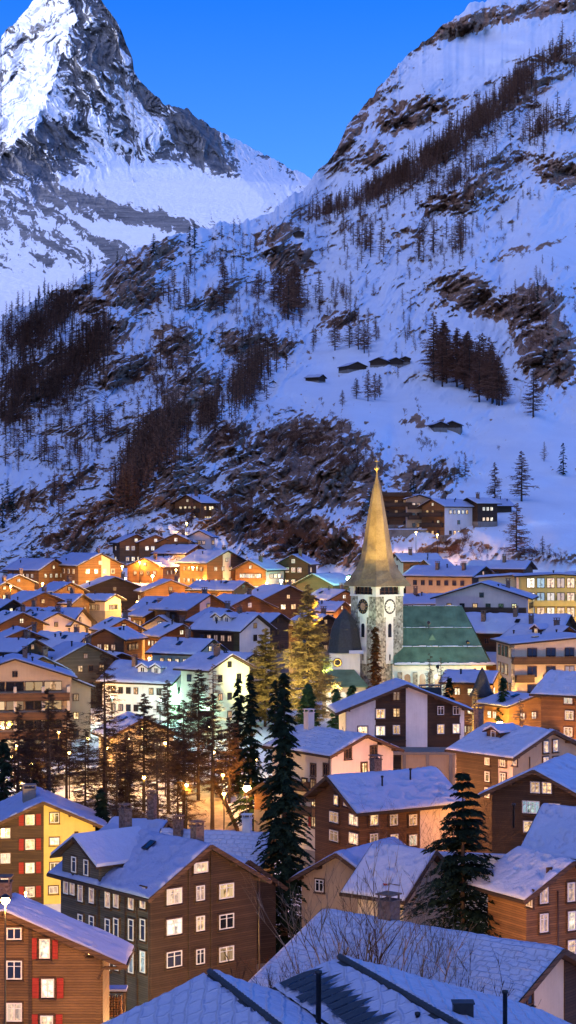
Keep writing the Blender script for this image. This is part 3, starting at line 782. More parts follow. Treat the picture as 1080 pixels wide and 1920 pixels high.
for i, (px, top, D, rad, nb, lab) in enumerate([
    (197,1222,226,6.2,150,'tall sparse larch in front of the long white building'),
    (90,1290,230,5.4,150,'bare larch before the balconied hotel'),
    (32,1320,226,4.8,120,'bare tree at the corner of the balconied hotel'),
    (125,1330,238,4.6,120,'thin bare larch right of the balconied hotel'),
    (270,1300,234,5.4,150,'bare larch before the yellow-lit gable'),
    (316,1275,236,5.2,150,'bare larch right of the yellow-lit gable'),
    (345,1312,226,4.8,140,'leaning bare larch above the lit lane'),
    (372,1255,240,5.4,210,'dense brown larch at the head of the lit lane'),
    (398,1300,228,4.6,140,'bare larch beside the stepped lane'),
    (240,1370,218,4.4,120,'short bare larch behind the small snow roof'),
    (295,1380,214,4.4,120,'short bare larch over the lane wall'),
    (160,1370,222,4.2,120,'short bare larch at the edge of the lit snow terrace'),
    (335,1385,246,4.6,120,'brown larch between the lane and the yellow-lit gable'),
    (60,1360,240,4.4,120,'brown larch close to the hotel arcades'),
    (430,1345,240,4.2,120,'brown larch under the pale green house')]):
    near_tree('larch', larch, lab, px, top, D, 50+i, rad=rad, nb=nb, **LK)
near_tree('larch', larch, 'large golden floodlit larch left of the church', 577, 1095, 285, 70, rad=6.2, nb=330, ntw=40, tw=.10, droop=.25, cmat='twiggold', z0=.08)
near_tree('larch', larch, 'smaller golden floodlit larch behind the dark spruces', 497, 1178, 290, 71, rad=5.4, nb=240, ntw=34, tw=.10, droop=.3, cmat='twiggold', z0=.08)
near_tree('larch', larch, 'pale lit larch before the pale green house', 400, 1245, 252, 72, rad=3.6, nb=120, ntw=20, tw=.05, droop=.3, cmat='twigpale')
near_tree('larch', larch, 'thin bare tree in front of the nave wall', 805, 1225, 262, 73, rad=2.0, nb=70, ntw=10, tw=.05, droop=-.6, cmat='twig')
near_tree('larch', larch, 'second thin bare tree in front of the nave wall, nearer the gable', 827, 1232, 262, 74, rad=2.0, nb=70, ntw=10, tw=.05, droop=-.6, cmat='twig')
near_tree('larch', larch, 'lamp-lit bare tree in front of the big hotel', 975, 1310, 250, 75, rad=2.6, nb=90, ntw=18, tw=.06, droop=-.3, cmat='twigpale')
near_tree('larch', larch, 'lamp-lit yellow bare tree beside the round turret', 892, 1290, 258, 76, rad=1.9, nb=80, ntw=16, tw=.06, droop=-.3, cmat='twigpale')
near_tree('bare_tree', broadleaf, 'dark bare tree under the retaining wall by the wide spruce', 845, 1440, 172, 77, spread=.6, levels=5, w0=.12)
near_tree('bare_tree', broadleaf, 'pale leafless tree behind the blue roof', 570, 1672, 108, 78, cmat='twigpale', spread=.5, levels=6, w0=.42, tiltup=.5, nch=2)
near_tree('bare_tree', broadleaf, 'brown leafless tree behind the peak of the blue roof', 650, 1705, 98, 79, cmat='twig', spread=.5, levels=6, w0=.42, tiltup=.5, nch=2)
near_tree('bare_shrub', broadleaf, 'rusty leafless bush under the tallest spruce', 500, 1735, 118, 80, cmat='ivy', spread=.9, levels=5, w0=.10)
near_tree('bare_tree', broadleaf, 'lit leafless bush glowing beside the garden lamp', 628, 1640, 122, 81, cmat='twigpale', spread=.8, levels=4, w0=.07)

scat(560,620,120,50,-20,26, 22,44, 'L', 'small bare larch among the boulders left of the huts', 'small larches left of the huts')
scat(400,520,100,40,-30,24, 18,36, 'L', 'small larch dotted over the middle rocks', 'small larches on the middle rocks')
scat(90,870,90,90,-20,30, 24,56, 'L', 'larch on the broken lower left slope', 'larches on the broken lower left slope')
scat(600,880,110,60,0,20, 18,34, 'L', 'small bare larch clinging to the cliffs', 'larches clinging to the cliffs')
scat(470,1000,80,40,0,14, 26,44, 'L', 'bare tree on the rocks right above the village roofs', 'trees on the rocks above the roofs')
scat(1010,600,60,60,0,12, 24,40, 'L', 'bare larch on the right-hand crag', 'larches on the right-hand crag')
scat(850,430,150,50,-25,24, 18,34, 'L', 'small larch scattered below the long wood', 'small larches scattered below the long wood')

near_tree('creeper_tree', spruce, 'narrow rust-brown tree climbing the corner of the church tower', 703, 1176, 296, 90, cmat='ivy', rad=1.35, nb=170, ncl=22, cs=.42, droop=.1, pw=.35)

wood('scattered_larches', 'many tiny larches strewn over the broken ground between the groves', 'L', [(470,560,150,110,-20,1),(640,560,120,90,-10,.7),(860,470,160,90,-25,.8),(150,850,150,110,-20,1),(330,640,140,110,-30,1),(760,640,90,60,0,.4),(1000,560,90,90,0,.6),(650,430,120,40,-20,.7)], 55, 26, seed=12)
wood('scrub', 'brown brushwood over the left flank of the slope', 'B', [(120,760,140,120,-30,1.2),(300,720,120,120,-40,1.2),(430,820,80,60,-30,.8),(480,620,90,60,-20,.6)], 150, 17, seed=13)

rgp = random.Random(77)
for i in range(16):
    px = rgp.uniform(15, 430); D = rgp.uniform(214, 250)
    near_tree('larch', larch, 'young bare larch crowding the lamp-lit grove', px, rgp.uniform(1375, 1420), D, 300+i, group='young larches of the lamp-lit grove', rad=rgp.uniform(2.6, 3.6), nb=80, ntw=16, tw=.06, droop=.2, sub=2, z0=.1)
# ------------------------------------------------------------------ houses
HOUSES = []
def free_spot(x, y):
    """move a spot toward the camera until it stands clear of every house"""
    for k in range(60):
        hit = False
        for h in HOUSES:
            p = h.Mi @ Vector((x, y, 0))
            if abs(p.x) < h.W/2+.7 and -.7 < p.y < h.L+.7: hit = True; break
        if not hit: return x, y
        x, y = x*(1-.5/y), y-.5
    return x, y
class House:
    """gabled house. Local frame: x across the gable front, y from the front (y=0) to the back (y=L), z up from the base.
    (px, py, D): the top of the front gable; the front is at real distance D there."""
    def __init__(s, px, py, D, yaw, W, L, st, rise, label, name='chalet', cat='chalet', front='md', side=None, group=None, H=None,
                 og=.9, oe=.9, snow='snow', sth=.20, top=.5, snown=None, slab=.22, plinth='cn', ph=1.0, snowend=True, detail=None):
        s.W, s.L, s.rise, s.st = W, L, rise, st
        s.H = H or st*2.75+.35
        s.yaw = R(yaw); s.og, s.oe = og, oe
        s.detail = (D < 260) if detail is None else detail
        apex = P(px, py, D); s.zb = apex.z-top-s.H-rise
        s.root = thing(name, label, cat, (apex.x, apex.y, s.zb), s.yaw, group)
        s.M = Matrix.Translation((apex.x, apex.y, s.zb)) @ Matrix.Rotation(s.yaw, 4, 'Z'); s.Mi = s.M.inverted()
        side = side or front; HOUSES.append(s)
        # walls
        g = min(float(ground_z(*(s.M @ Vector((x, y, 0))).xy)) for x in (-W/2, W/2) for y in (0, L))-s.zb
        low = min(0, g)-.6
        w, h, r = W/2, s.H, rise
        mb = MB()
        mb.face([(-w,0,0),(w,0,0),(w,0,h),(0,0,h+r),(-w,0,h)], 0)
        mb.face([(w,L,0),(-w,L,0),(-w,L,h),(0,L,h+r),(w,L,h)], 0)
        mb.face([(-w,L,0),(-w,0,0),(-w,0,h),(-w,L,h)], 1); mb.face([(w,0,0),(w,L,0),(w,L,h),(w,0,h)], 1)
        mb.face([(-w,0,h),(0,0,h+r),(0,L,h+r),(-w,L,h)], 1); mb.face([(0,0,h+r),(w,0,h),(w,L,h),(0,L,h+r)], 1)
        mb.face([(-w,0,0),(-w,L,0),(w,L,0),(w,0,0)], 0)
        mb.build('wall', [M[front], M[side]], s.root)
        fb = MB(); fb.box(-w-.04, w+.04, -.04, L+.04, low, ph if front != side or True else ph); fb.build('foundation', M[plinth], s.root)
        s.roof(snow, sth, snown, slab)
    def roofz(s, x): return s.H+s.rise*(1-abs(x)/(s.W/2))
    def roof(s, snow, sth, snown, slab):
        w = s.W/2+s.oe; y0, y1 = -s.og, s.L+s.og
        ze, za = s.roofz(w)+.03, s.roofz(0)+.03
        mb = MB()
        def slabm(sg, m=0):
            pts = [(sg*w, ze), (0, za), (0, za+slab), (sg*w, ze+slab)]
            if sg > 0: pts = [pts[1], pts[0], pts[3], pts[2]]
            a = [(x, y0, z) for x, z in pts]; b = [(x, y1, z) for x, z in pts]
            mb.face(a[::1], m); mb.face(b[::-1], m)
            for i in range(4): mb.face([a[i], b[i], b[(i+1)%4], a[(i+1)%4]][::1], m)
        slabm(-1); slabm(1)
        s.roofo = mb.build('roof', M['roofwood'], s.root)
        if s.detail:
            # barge boards and purlin ends under the verge
            for sg in (-1, 1):
                b = MB(); b.bar((0, y0-.03, za+.10), (sg*w, y0-.03, ze+.10), .06, .34); b.build('barge_board', M['fasc'], s.roofo)
            for k in (-.96, -.5, 0, .5, .96):
                b = MB(); x = k*s.W/2; b.box(x-.1, x+.1, y0+.1, .05, s.roofz(x)-.24, s.roofz(x)-.01); b.build('purlin_end', M['fasc'], s.roofo)
        if sth > 0:
            n1 = snown or (26 if s.detail else 11); n2 = 40 if s.detail else 22
            rg = np.random.RandomState(int(abs(s.M[0][3]*97+s.M[1][3]*31)) % 99991)
            V, Fc = [], []
            ins = .10
            us = np.linspace(-1, 1, n1*2+1); ys = np.linspace(y0+ins, y1-ins, n2)
            Ug, Yg = np.meshgrid(us, ys)
            Xg = Ug*(w-ins)
            sx, sy = rg.rand(2)*90
            e = fbm(Xg*.5+sx, Yg*.5+sy, 3, 7); e2 = fbm(Xg*2+sx, Yg*2+sy, 2, 8)
            edge = np.minimum(1, np.minimum((1-np.abs(Ug))*w/.25, np.minimum(Yg-ys[0], ys[-1]-Yg)/.2))
            edge = np.clip(edge, 0, 1)**.6
            zr = s.H+s.rise*(1-np.abs(Xg)/(s.W/2))+.03+slab
            th = sth*(1+.35*e)+.03*e2; th = np.where((e2 > .45) & (edge > .9) & (e > -.2), -.06, th)
            Zt = zr+.02+np.where(th < 0, -.03, np.maximum(.05, th)*(.35+.65*edge))-(1-np.clip(np.abs(Xg)/.5, 0, 1))*.08
            Xe = Xg+np.sign(Xg)*(np.abs(Ug) > .999)*(.06+.10*e); Ye = Yg.copy(); Ye[0] -= .05+.06*e[0]
            top = np.stack([Xe, Ye, Zt], -1); bot = np.stack([Xg, Yg, zr+.006], -1)
            nr, nc = Xg.shape; N = nr*nc
            v = np.concatenate([top.reshape(-1, 3), bot.reshape(-1, 3)])
            f = gridfaces(nr, nc); fb = f[:, ::-1]+N
            def skirt(idx):
                a = idx[:-1]; b = idx[1:]; return np.stack([a, a+N, b+N, b], 1)
            i0 = np.arange(nc); i1 = (nr-1)*nc+np.arange(nc)[::-1]; i2 = np.arange(nr)[::-1]*nc; i3 = np.arange(nr)*nc+nc-1
            f = np.concatenate([f, fb, skirt(i0), skirt(i1), skirt(i2), skirt(i3)])
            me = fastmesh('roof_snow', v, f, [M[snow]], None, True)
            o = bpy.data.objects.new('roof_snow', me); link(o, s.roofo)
            s.snowo = o
    # --- where a picture position falls on a face: real local coordinates (u, z)
    def hit(s, face, px, py):
        d = s.Mi.to_3x3() @ Vector(((px-CX)/F, 1, (HY-py)/F)); o = s.Mi @ Vector((0,0,0))
        if face == 'F': t = -o.y/d.y
        elif face == 'L': t = (-s.W/2-o.x)/d.x
        else: t = (s.W/2-o.x)/d.x
        p = o+d*t
        return (p.x if face == 'F' else p.y), p.z
    def frame(s, face, u, z, out=0):
        """local transform of something mounted on a face, its own -y pointing outward"""
        if face == 'F': return Vector((u, -out, z)), 0
        if face == 'L': return Vector((-s.W/2-out, u, z)), R(-90)
        return Vector((s.W/2+out, u, z)), R(90)
    def window(s, face, u, z, w=1.0, h=1.25, lit='w', frame='white', shut=None, pos=None):
        p, rz = s.frame(face, u, z, .085)
        k = (round(w, 2), round(h, 2), frame, lit)
        o = bpy.data.objects.new('window', win_frame(w, h, frame, lit, s.detail)); o.location = p; o.rotation_euler.z = rz; link(o, s.root)
        if s.detail:
            q = bpy.data.objects.new('pane', win_pane(w, h, lit)); link(q, o)
            if frame != 'none':
                b = bpy.data.objects.new('sill', win_sill(w, h, frame)); link(b, o)
        if shut:
            for sg in (-1, 1):
                q = bpy.data.objects.new('shutter', shutter(w*.52, h+.1, shut)); q.location = s.frame(face, u+sg*(w*.78+.16), z, .04)[0]; q.rotation_euler.z = rz; link(q, s.root)
    def wpx(s, face, pts, w=1.0, h=1.25, lit='w', frame='white', shut=None):
        for i, (px, py) in enumerate(pts):
            u, z = s.hit(face, px, py)
            s.window(face, u, z-h/2, w, h, lit[i % len(lit)], frame, shut)
    def grid(s, face, nc, storeys=None, w=1.0, h=1.25, lit='wdsh', frame='white', shut=None, m=1.3, z0=1.1, skip=0, dz=2.75, seed=0):
        rg = random.Random(seed+int(s.M[1][3]*7)); span = s.W if face == 'F' else s.L
        a, b = (-s.W/2, s.W/2) if face == 'F' else (0, s.L)
        for k in (storeys if storeys is not None else range(s.st)):
            for i in range(nc):
                if rg.random() < skip: continue
                u = a+m+(b-a-2*m)*((i+.5)/nc if nc > 1 else .5)
                s.window(face, u, z0+k*dz, w, h, rg.choice(lit), frame, shut)
    def panel(s, face, u0, u1, z0, z1, mat, top='flat', out=.05, name='wall_panel'):
        """a strip of different cladding standing proud of the wall; top='gable' follows the roof"""
        mb = MB(); n = 10 if top == 'gable' else 1
        for i in range(n):
            a = u0+(u1-u0)*i/n; b = u0+(u1-u0)*(i+1)/n
            za = s.roofz(a)-.02 if top == 'gable' else z1; zb = s.roofz(b)-.02 if top == 'gable' else z1
            if top == 'gable' and a < 0 < b: pass
            mb.face([(a,-out,z0),(b,-out,z0),(b,-out,zb),(a,-out,za)])
            mb.face([(a,-out,za),(b,-out,zb),(b,.02,zb),(a,.02,za)])
        za = s.roofz(u0)-.02 if top == 'gable' else z1; zb = s.roofz(u1)-.02 if top == 'gable' else z1
        mb.face([(u0,.02,z0),(u0,-out,z0),(u0,-out,za),(u0,.02,za)]); mb.face([(u1,-out,z0),(u1,.02,z0),(u1,.02,zb),(u1,-out,zb)])
        o = mb.build(name, M[mat], s.root)
        p, rz = s.frame(face, 0, 0)
        if face == 'L': o.location = (-s.W/2, 0, 0); o.rotation_euler.z = R(-90); o.scale = (-1, 1, 1)
        if face == 'R': o.location = (s.W/2, 0, 0); o.rotation_euler.z = R(90)
        return o
    def balcony(s, face, u0, u1, z, depth=1.2, rail='md', rh=1.0, boards=True):
        mb = MB()
        L = u1-u0
        mb.box(0, L, -depth, 0, -.18, 0, 1)
        if boards:
            n = max(2, int(L/.18))
            if s.detail:
                for i in range(n): mb.box(i*L/n+.01, (i+1)*L/n-.02, -depth-.03, -depth, -.1, rh-.1)
            else: mb.box(0, L, -depth-.03, -depth+.02, -.1, rh-.12)
        else:
            for i in range(int(L/.9)+1): mb.box(i*.9, i*.9+.05, -depth, -depth+.05, 0, rh)
        mb.box(-.03, L+.03, -depth-.06, -depth+.04, rh-.1, rh, 0)
        for x in (0, L-.06): mb.box(x, x+.06, -depth, 0, 0, rh-.12)
        o = mb.build('balcony', [M[rail], M['roofwood']], s.root)
        p, rz = s.frame(face, u0, z, .055)
        o.location = p; o.rotation_euler.z = rz
        if face == 'L': o.location = s.frame(face, u1, z, .055)[0]
        sn = MB(); sn.box(.05, L-.05, -depth+.06, -.05, .004, .10); sn.build('balcony_snow', M['snow'], o)
        return o
    def roofpt(s, x, y): return s.roofz(x)+.03+.22
    def chimney(s, x, y, w=.7, h=1.4, mat='brick', d=None):
        mb = MB(); z = s.roofz(abs(x)+w/2)-.2; zt = s.roofz(x)+.4+h; d = d or w
        mb.box(x-w/2, x+w/2, y-d/2, y+d/2, z, zt); mb.box(x-w/2-.08, x+w/2+.08, y-d/2-.08, y+d/2+.08, zt, zt+.1)
        for sx in (-1, 1):
            for sy in (-1, 1): mb.box(x+sx*(w/2-.06)-.05, x+sx*(w/2-.06)+.05, y+sy*(d/2-.06)-.05, y+sy*(d/2-.06)+.05, zt+.1, zt+.4)
        mb.box(x-w/2-.1, x+w/2+.1, y-d/2-.1, y+d/2+.1, zt+.4, zt+.48)
        o = mb.build('chimney', M[mat], s.roofo)
    def vent(s, x, y, h=1.2, r=.09):
        mb = MB(); z = s.roofz(x)+.1
        mb.lathe([(r, z), (r, z+h), (r*1.7, z+h), (r*1.7, z+h+.15), (.02, z+h+.2)], 10, 0, (x, y, 0)); mb.build('vent_pipe', M['metal'], s.roofo, True)
    def skylight(s, x, y, w=.8, l=1.1):
        sg = 1 if x > 0 else -1; t = math.atan2(s.rise, s.W/2)*sg
        mb = MB(); mb.box(-l/2, l/2, -w/2, w/2, 0, .12, 0); mb.box(-l/2+.07, l/2-.07, -w/2+.07, w/2-.07, .12, .124, 1)
        o = mb.build('skylight', [M['metal'], M['pane_d']], s.roofo, loc=(x, y, s.roofz(x)+.03+.22+.27)); o.rotation_euler.y = t
    def dormer(s, side, y, w=1.8, h=1.3, d0=.3, lit='d', mat='md', out=.62, rise=.5, nwin=1):
        """dormer on a roof slope; side -1 left, 1 right; out: how far down the slope its face stands (0 ridge .. 1 wall)"""
        xo = side*s.W/2*out; zb = s.roofz(xo)+.1; zt = zb+h
        xi = side*max(0.0, (1-(zt+rise*.6-s.H)/s.rise))*s.W/2*.9
        mb = MB()
        for yy in (y-w/2, y+w/2):
            f = [(xo, yy, zb), (xo, yy, zt), (xi, yy, zt)]; mb.face(f if (yy > y) == (side > 0) else f[::-1])
        a = [(xo, y-w/2, zb), (xo, y+w/2, zb), (xo, y+w/2, zt), (xo, y, zt+rise), (xo, y-w/2, zt)]
        mb.face(a if side > 0 else a[::-1])
        o = mb.build('dormer', M[mat], s.root)
        r = MB(); sn = MB(); xe = xo+side*.45
        for sg in (-1, 1):
            ye = y+sg*(w/2+.25); ze = zt-.25*rise/(w/2)
            for B, dz, mi, x_ in ((r, 0, .1, xe), (sn, .105, .24, xe-side*.06)):
                p = [(x_, y, zt+rise+.02+dz), (x_, ye, ze+.02+dz), (xi, ye, ze+.02+dz), (xi, y, zt+rise+.02+dz)]
                q = [(a_, b_, c_+mi) for a_, b_, c_ in p]
                B.face(q); B.face(p[::-1])
                for i in range(4): B.face([p[i], p[(i+1)%4], q[(i+1)%4], q[i]])
        r.build('dormer_roof', M['roofwood'], o); sn.build('dormer_snow', M['snow'], o)
        for k in range(nwin):
            q = bpy.data.objects.new('window', win_frame(.75, .95, 'white', lit, s.detail)); yy = y+(k-(nwin-1)/2)*1.0
            q.location = (xo, yy, zb+.15); q.rotation_euler.z = R(90)*side; link(q, o)
        return o
    def downpipe(s, face, u, z0=0.2, z1=None):
        p, rz = s.frame(face, u, 0, .12); z1 = z1 or s.H-.2
        mb = MB(); mb.tube([(p.x, p.y, z0), (p.x, p.y, z1)], [.06, .06], 8); mb.build('downpipe', M['pipe'], s.root, True)
    def brace(s, x):
        """curved bracket carrying the eave on the front"""
        mb = MB(); z = s.H-1.5; sg = 1 if x > 0 else -1
        pts = [(x-sg*.1, -.08, z), (x+sg*.25, -.08, z+.75), (x+sg*(s.oe-.2), -.08, s.roofz(x+sg*(s.oe-.1))-.15)]
        for i in range(2): mb.bar(pts[i], pts[i+1], .16, .2)
        mb.build('eave_bracket', M['fasc'], s.root)

_wc = {}
def win_frame(w, h, fr, lit, detail):
    k = ('f', round(w, 2), round(h, 2), fr, lit, detail)
    if k in _wc: return _wc[k]
    mb = MB(); fm = {'white': 'white', 'wood': 'fasc', 'none': 'metal'}[fr]
    if detail:
        t = .085; o = -.09
        mb.box(-w/2, -w/2+t, o, .09, 0, h); mb.box(w/2-t, w/2, o, .09, 0, h)
        mb.box(-w/2+t, w/2-t, o, .09, 0, t); mb.box(-w/2+t, w/2-t, o, .09, h-t, h)
        n = 1 if w > .75 else 0
        if w > 1.6: n = 3
        for i in range(n):
            x = -w/2+w*(i+1)/(n+1); mb.box(x-.04, x+.04, o+.01, .02, t, h-t)
        if h > .9: mb.box(-w/2+t, w/2-t, o+.02, .015, h*.68, h*.68+.045)
        # casing
        c = .10
        mb.box(-w/2-c, -w/2-.004, -.05, .09, -c, h+c, 1); mb.box(w/2+.004, w/2+c, -.05, .09, -c, h+c, 1); mb.box(-w/2-.004, w/2+.004, -.05, .09, h+.004, h+c, 1)
        me = mb.mesh('window_shape', [M[fm], M['fasc'] if fr != 'none' else M['metal']])
    else:
        t = .10
        mb.box(-w/2, w/2, -.05, .09, 0, h, 0)
        n = 2 if w > .7 else 1
        for i in range(n):
            x0 = -w/2+t+(w-t)*i/n; x1 = x0+(w-t)/n-t
            mb.box(x0, x1, -.06, -.03, t, h-t, 1)
        me = mb.mesh('window_shape', [M[fm], M['pane_'+lit]])
    _wc[k] = me; return me
def win_pane(w, h, lit):
    k = ('p', round(w, 2), round(h, 2), lit)
    if k not in _wc:
        mb = MB(); mb.box(-w/2+.05, w/2-.05, -.035, -.02, .05, h-.05); _wc[k] = mb.mesh('pane_shape', M['pane_'+lit])
    return _wc[k]
def win_sill(w, h, fr):
    k = ('s', round(w, 2))
    if k not in _wc:
        mb = MB(); mb.box(-w/2-.14, w/2+.14, -.17, .09, -.18, -.104); _wc[k] = mb.mesh('sill_shape', M['fasc'])
    return _wc[k]
def shutter(w, h, mat):
    k = ('sh', round(w, 2), round(h, 2), mat)
    if k not in _wc:
        mb = MB(); mb.box(-w/2, w/2, -.07, -.01, -.05, h-.05)
        for z in (.1, h*.5, h-.25): mb.box(-w/2+.04, w/2-.04, -.09, -.07, z-.05, z+.05)
        _wc[k] = mb.mesh('shutter_shape', M[mat])
    return _wc[k]

# ======================================================== the houses nearest the camera
M['ho'] = m_wood('golden_brown_boards', (.15,.082,.036))
# bottom-left chalet
h = House(8, 1698, 125, 0, 13.2, 4.5, 6, 2.9, 'large honey-brown chalet with red shutters, cut by the lower left corner of the view', front='ho', side='md', oe=1.7, og=.7, sth=.2)
h.wpx('F', [(27,1750)], 1.0, .8, 'd'); h.wpx('F', [(27,1818),(27,1897)], 1.05, 1.25, 'dw')
h.wpx('F', [(84,1778)], .7, 1.3, 'h', shut='red'); h.wpx('F', [(90,1852)], .85, 1.25, 'h', shut='red'); h.wpx('F', [(88,1920)], .85, 1.2, 'w', shut='red')
h.wpx('F', [(168,1786)], .35, .4, 'd', 'wood')
u, z = h.hit('F', 57, 1800); h.panel('F', u-.12, u+.12, 0, 1, 'dk', 'gable', .12, 'corner_board')
u, z = h.hit('F', 186, 1800); h.panel('F', u-.2, u+.1, 0, h.H, 'ho', 'flat', .1, 'corner_board'); h.brace(6.4)
h.chimney(-.5, 3, 1.0, 1.3)

# chalet with the bay windows
h = House(385, 1576, 150, 40, 10.6, 13.0, 5, 3.1, 'big dark chalet with a glazed bay front and a cross-gabled snowy roof', front='dk', side='gy', oe=.9, og=.8, H=13.4, snow='snow')
h.wpx('F', [(325,1680),(325,1737),(325,1798)], 1.5, 1.25, 'whd'); h.wpx('F', [(374,1674),(374,1731),(374,1793)], .85, 1.2, 'swd')
h.wpx('F', [(423,1670),(423,1727)], 1.5, 1.2, 'wd'); h.wpx('F', [(423,1788)], 1.5, 1.2, 's')
h.wpx('F', [(375,1626)], 1.4, .85, 'w')
for px in (354, 396): u, z = h.hit('F', px, 1750); h.panel('F', u-.1, u+.1, 1, 1, 'dk', 'gable', .13, 'timber_post')
for px, pys, hh in [(270,(1683,1743,1803),1.7),(248,(1685,1743,1804),1.7),(220,(1683,1740,1800),1.6),(204,(1683,1741,1800),1.6),(174,(1675,1735),1.6),(153,(1672,1732),1.6),(138,(1662,),1.4),(126,(1660,),1.4)]:
    h.wpx('L', [(px, y) for y in pys], .72, hh, 'sdc')
for px in (283, 258, 236, 186): u, z = h.hit('L', px, 1750); h.panel('L', u-.09, u+.09, .6, h.H-.2, 'dk', 'flat', .12, 'timber_post')
for py in (1710, 1770, 1830):
    u0, z = h.hit('L', 283, py); h.panel('L', .1, 12.8, z-.5, z+.12, 'gy', 'flat', .07, 'apron_board')
h.downpipe('L', .25); h.downpipe('F', 5.5)
h.chimney(.4, 1.6, .8, 1.2); h.chimney(-.8, 10, .8, 2.0); h.skylight(-1.6, 5.5)
h.balcony('L', 11.0, 13.3, 8.2, 1.3, 'gy')
big = h
# cross gable of that chalet: a shallow gabled wing facing the long side
def cross_gable(h, y0, y1, zt, rise, out, win, mats=('gy',)):
    W2 = h.W/2; yc = (y0+y1)/2
    xo = -W2-out; mb = MB(); zb = h.H-.4
    mb.face([(xo,y1,zb),(xo,y0,zb),(xo,y0,zt),(xo,yc,zt+rise),(xo,y1,zt)])
    mb.face([(xo,y0,zb),(0,y0,zb),(0,y0,zt),(xo,y0,zt)]); mb.face([(0,y1,zb),(xo,y1,zb),(xo,y1,zt),(0,y1,zt)])
    mb.face([(xo,y0,zb),(xo,y1,zb),(0,y1,zb),(0,y0,zb)])
    o = mb.build('cross_gable', M[mats[0]], h.root)
    r = MB(); sn = MB()
    for sg in (-1, 1):
        ye = yc+sg*((y1-y0)/2+.7); k = rise/((y1-y0)/2); ze = zt-.7*k
        for B, dz, th, xx in ((r, .02, .18, xo-.8), (sn, .21, .26, xo-.7)):
            xi = 0.1
            p = [(xx,yc,zt+rise+dz),(xx,ye,ze+dz),(xi,ye,ze+dz),(xi,yc,zt+rise+dz)]; q = [(a,b,c+th) for a,b,c in p]
            B.face(q); B.face(p[::-1])
            for i in range(4): B.face([p[i], p[(i+1)%4], q[(i+1)%4], q[i]])
    r.build('wing_roof', M['roofwood'], o); sn.build('wing_snow', M['snow'], o)
    for yy in win:
        q = bpy.data.objects.new('window', win_frame(.7, 1.3, 'white', 'd', True)); q.location = (xo, yy, zb+.7); q.rotation_euler.z = R(-90); link(q, o)
        p = bpy.data.objects.new('pane', win_pane(.7, 1.3, 'd')); link(p, q)
cross_gable(h, 6.6, 12.0, h.H+1.6, 1.6, .5, (8.4, 10.2))

# yellow and brown house with red shutters
h = House(80, 1497, 205, 12, 11.6, 11, 5, 2.6, 'tall house half yellow render, half brown boards with red shutters', name='house', cat='house', front='dk', side='md', oe=1.7, og=.9, snow='snow')
u, z = h.hit('F', 82, 1600); h.panel('F', u, 5.75, 0, 1, 'yl', 'gable', .06)
h.wpx('F', [(56,1537),(56,1583),(56,1627),(56,1672)], 1.0, 1.15, 'wwhw', shut='red')
h.wpx('F', [(10,1562),(10,1609),(10,1655)], 1.05, 1.1, 'whh')
h.wpx('F', [(102,1533)], 1.0, 1.1, 'd'); h.wpx('F', [(102,1577)], 1.05, .8, 'h'); h.wpx('F', [(102,1624),(100,1668)], 1.0, .8, 'ds'); h.wpx('F', [(143,1563)], .25, .3, 'd', 'wood')
h.chimney(-1.2, 4, 1.4, 1.2, 'cn')

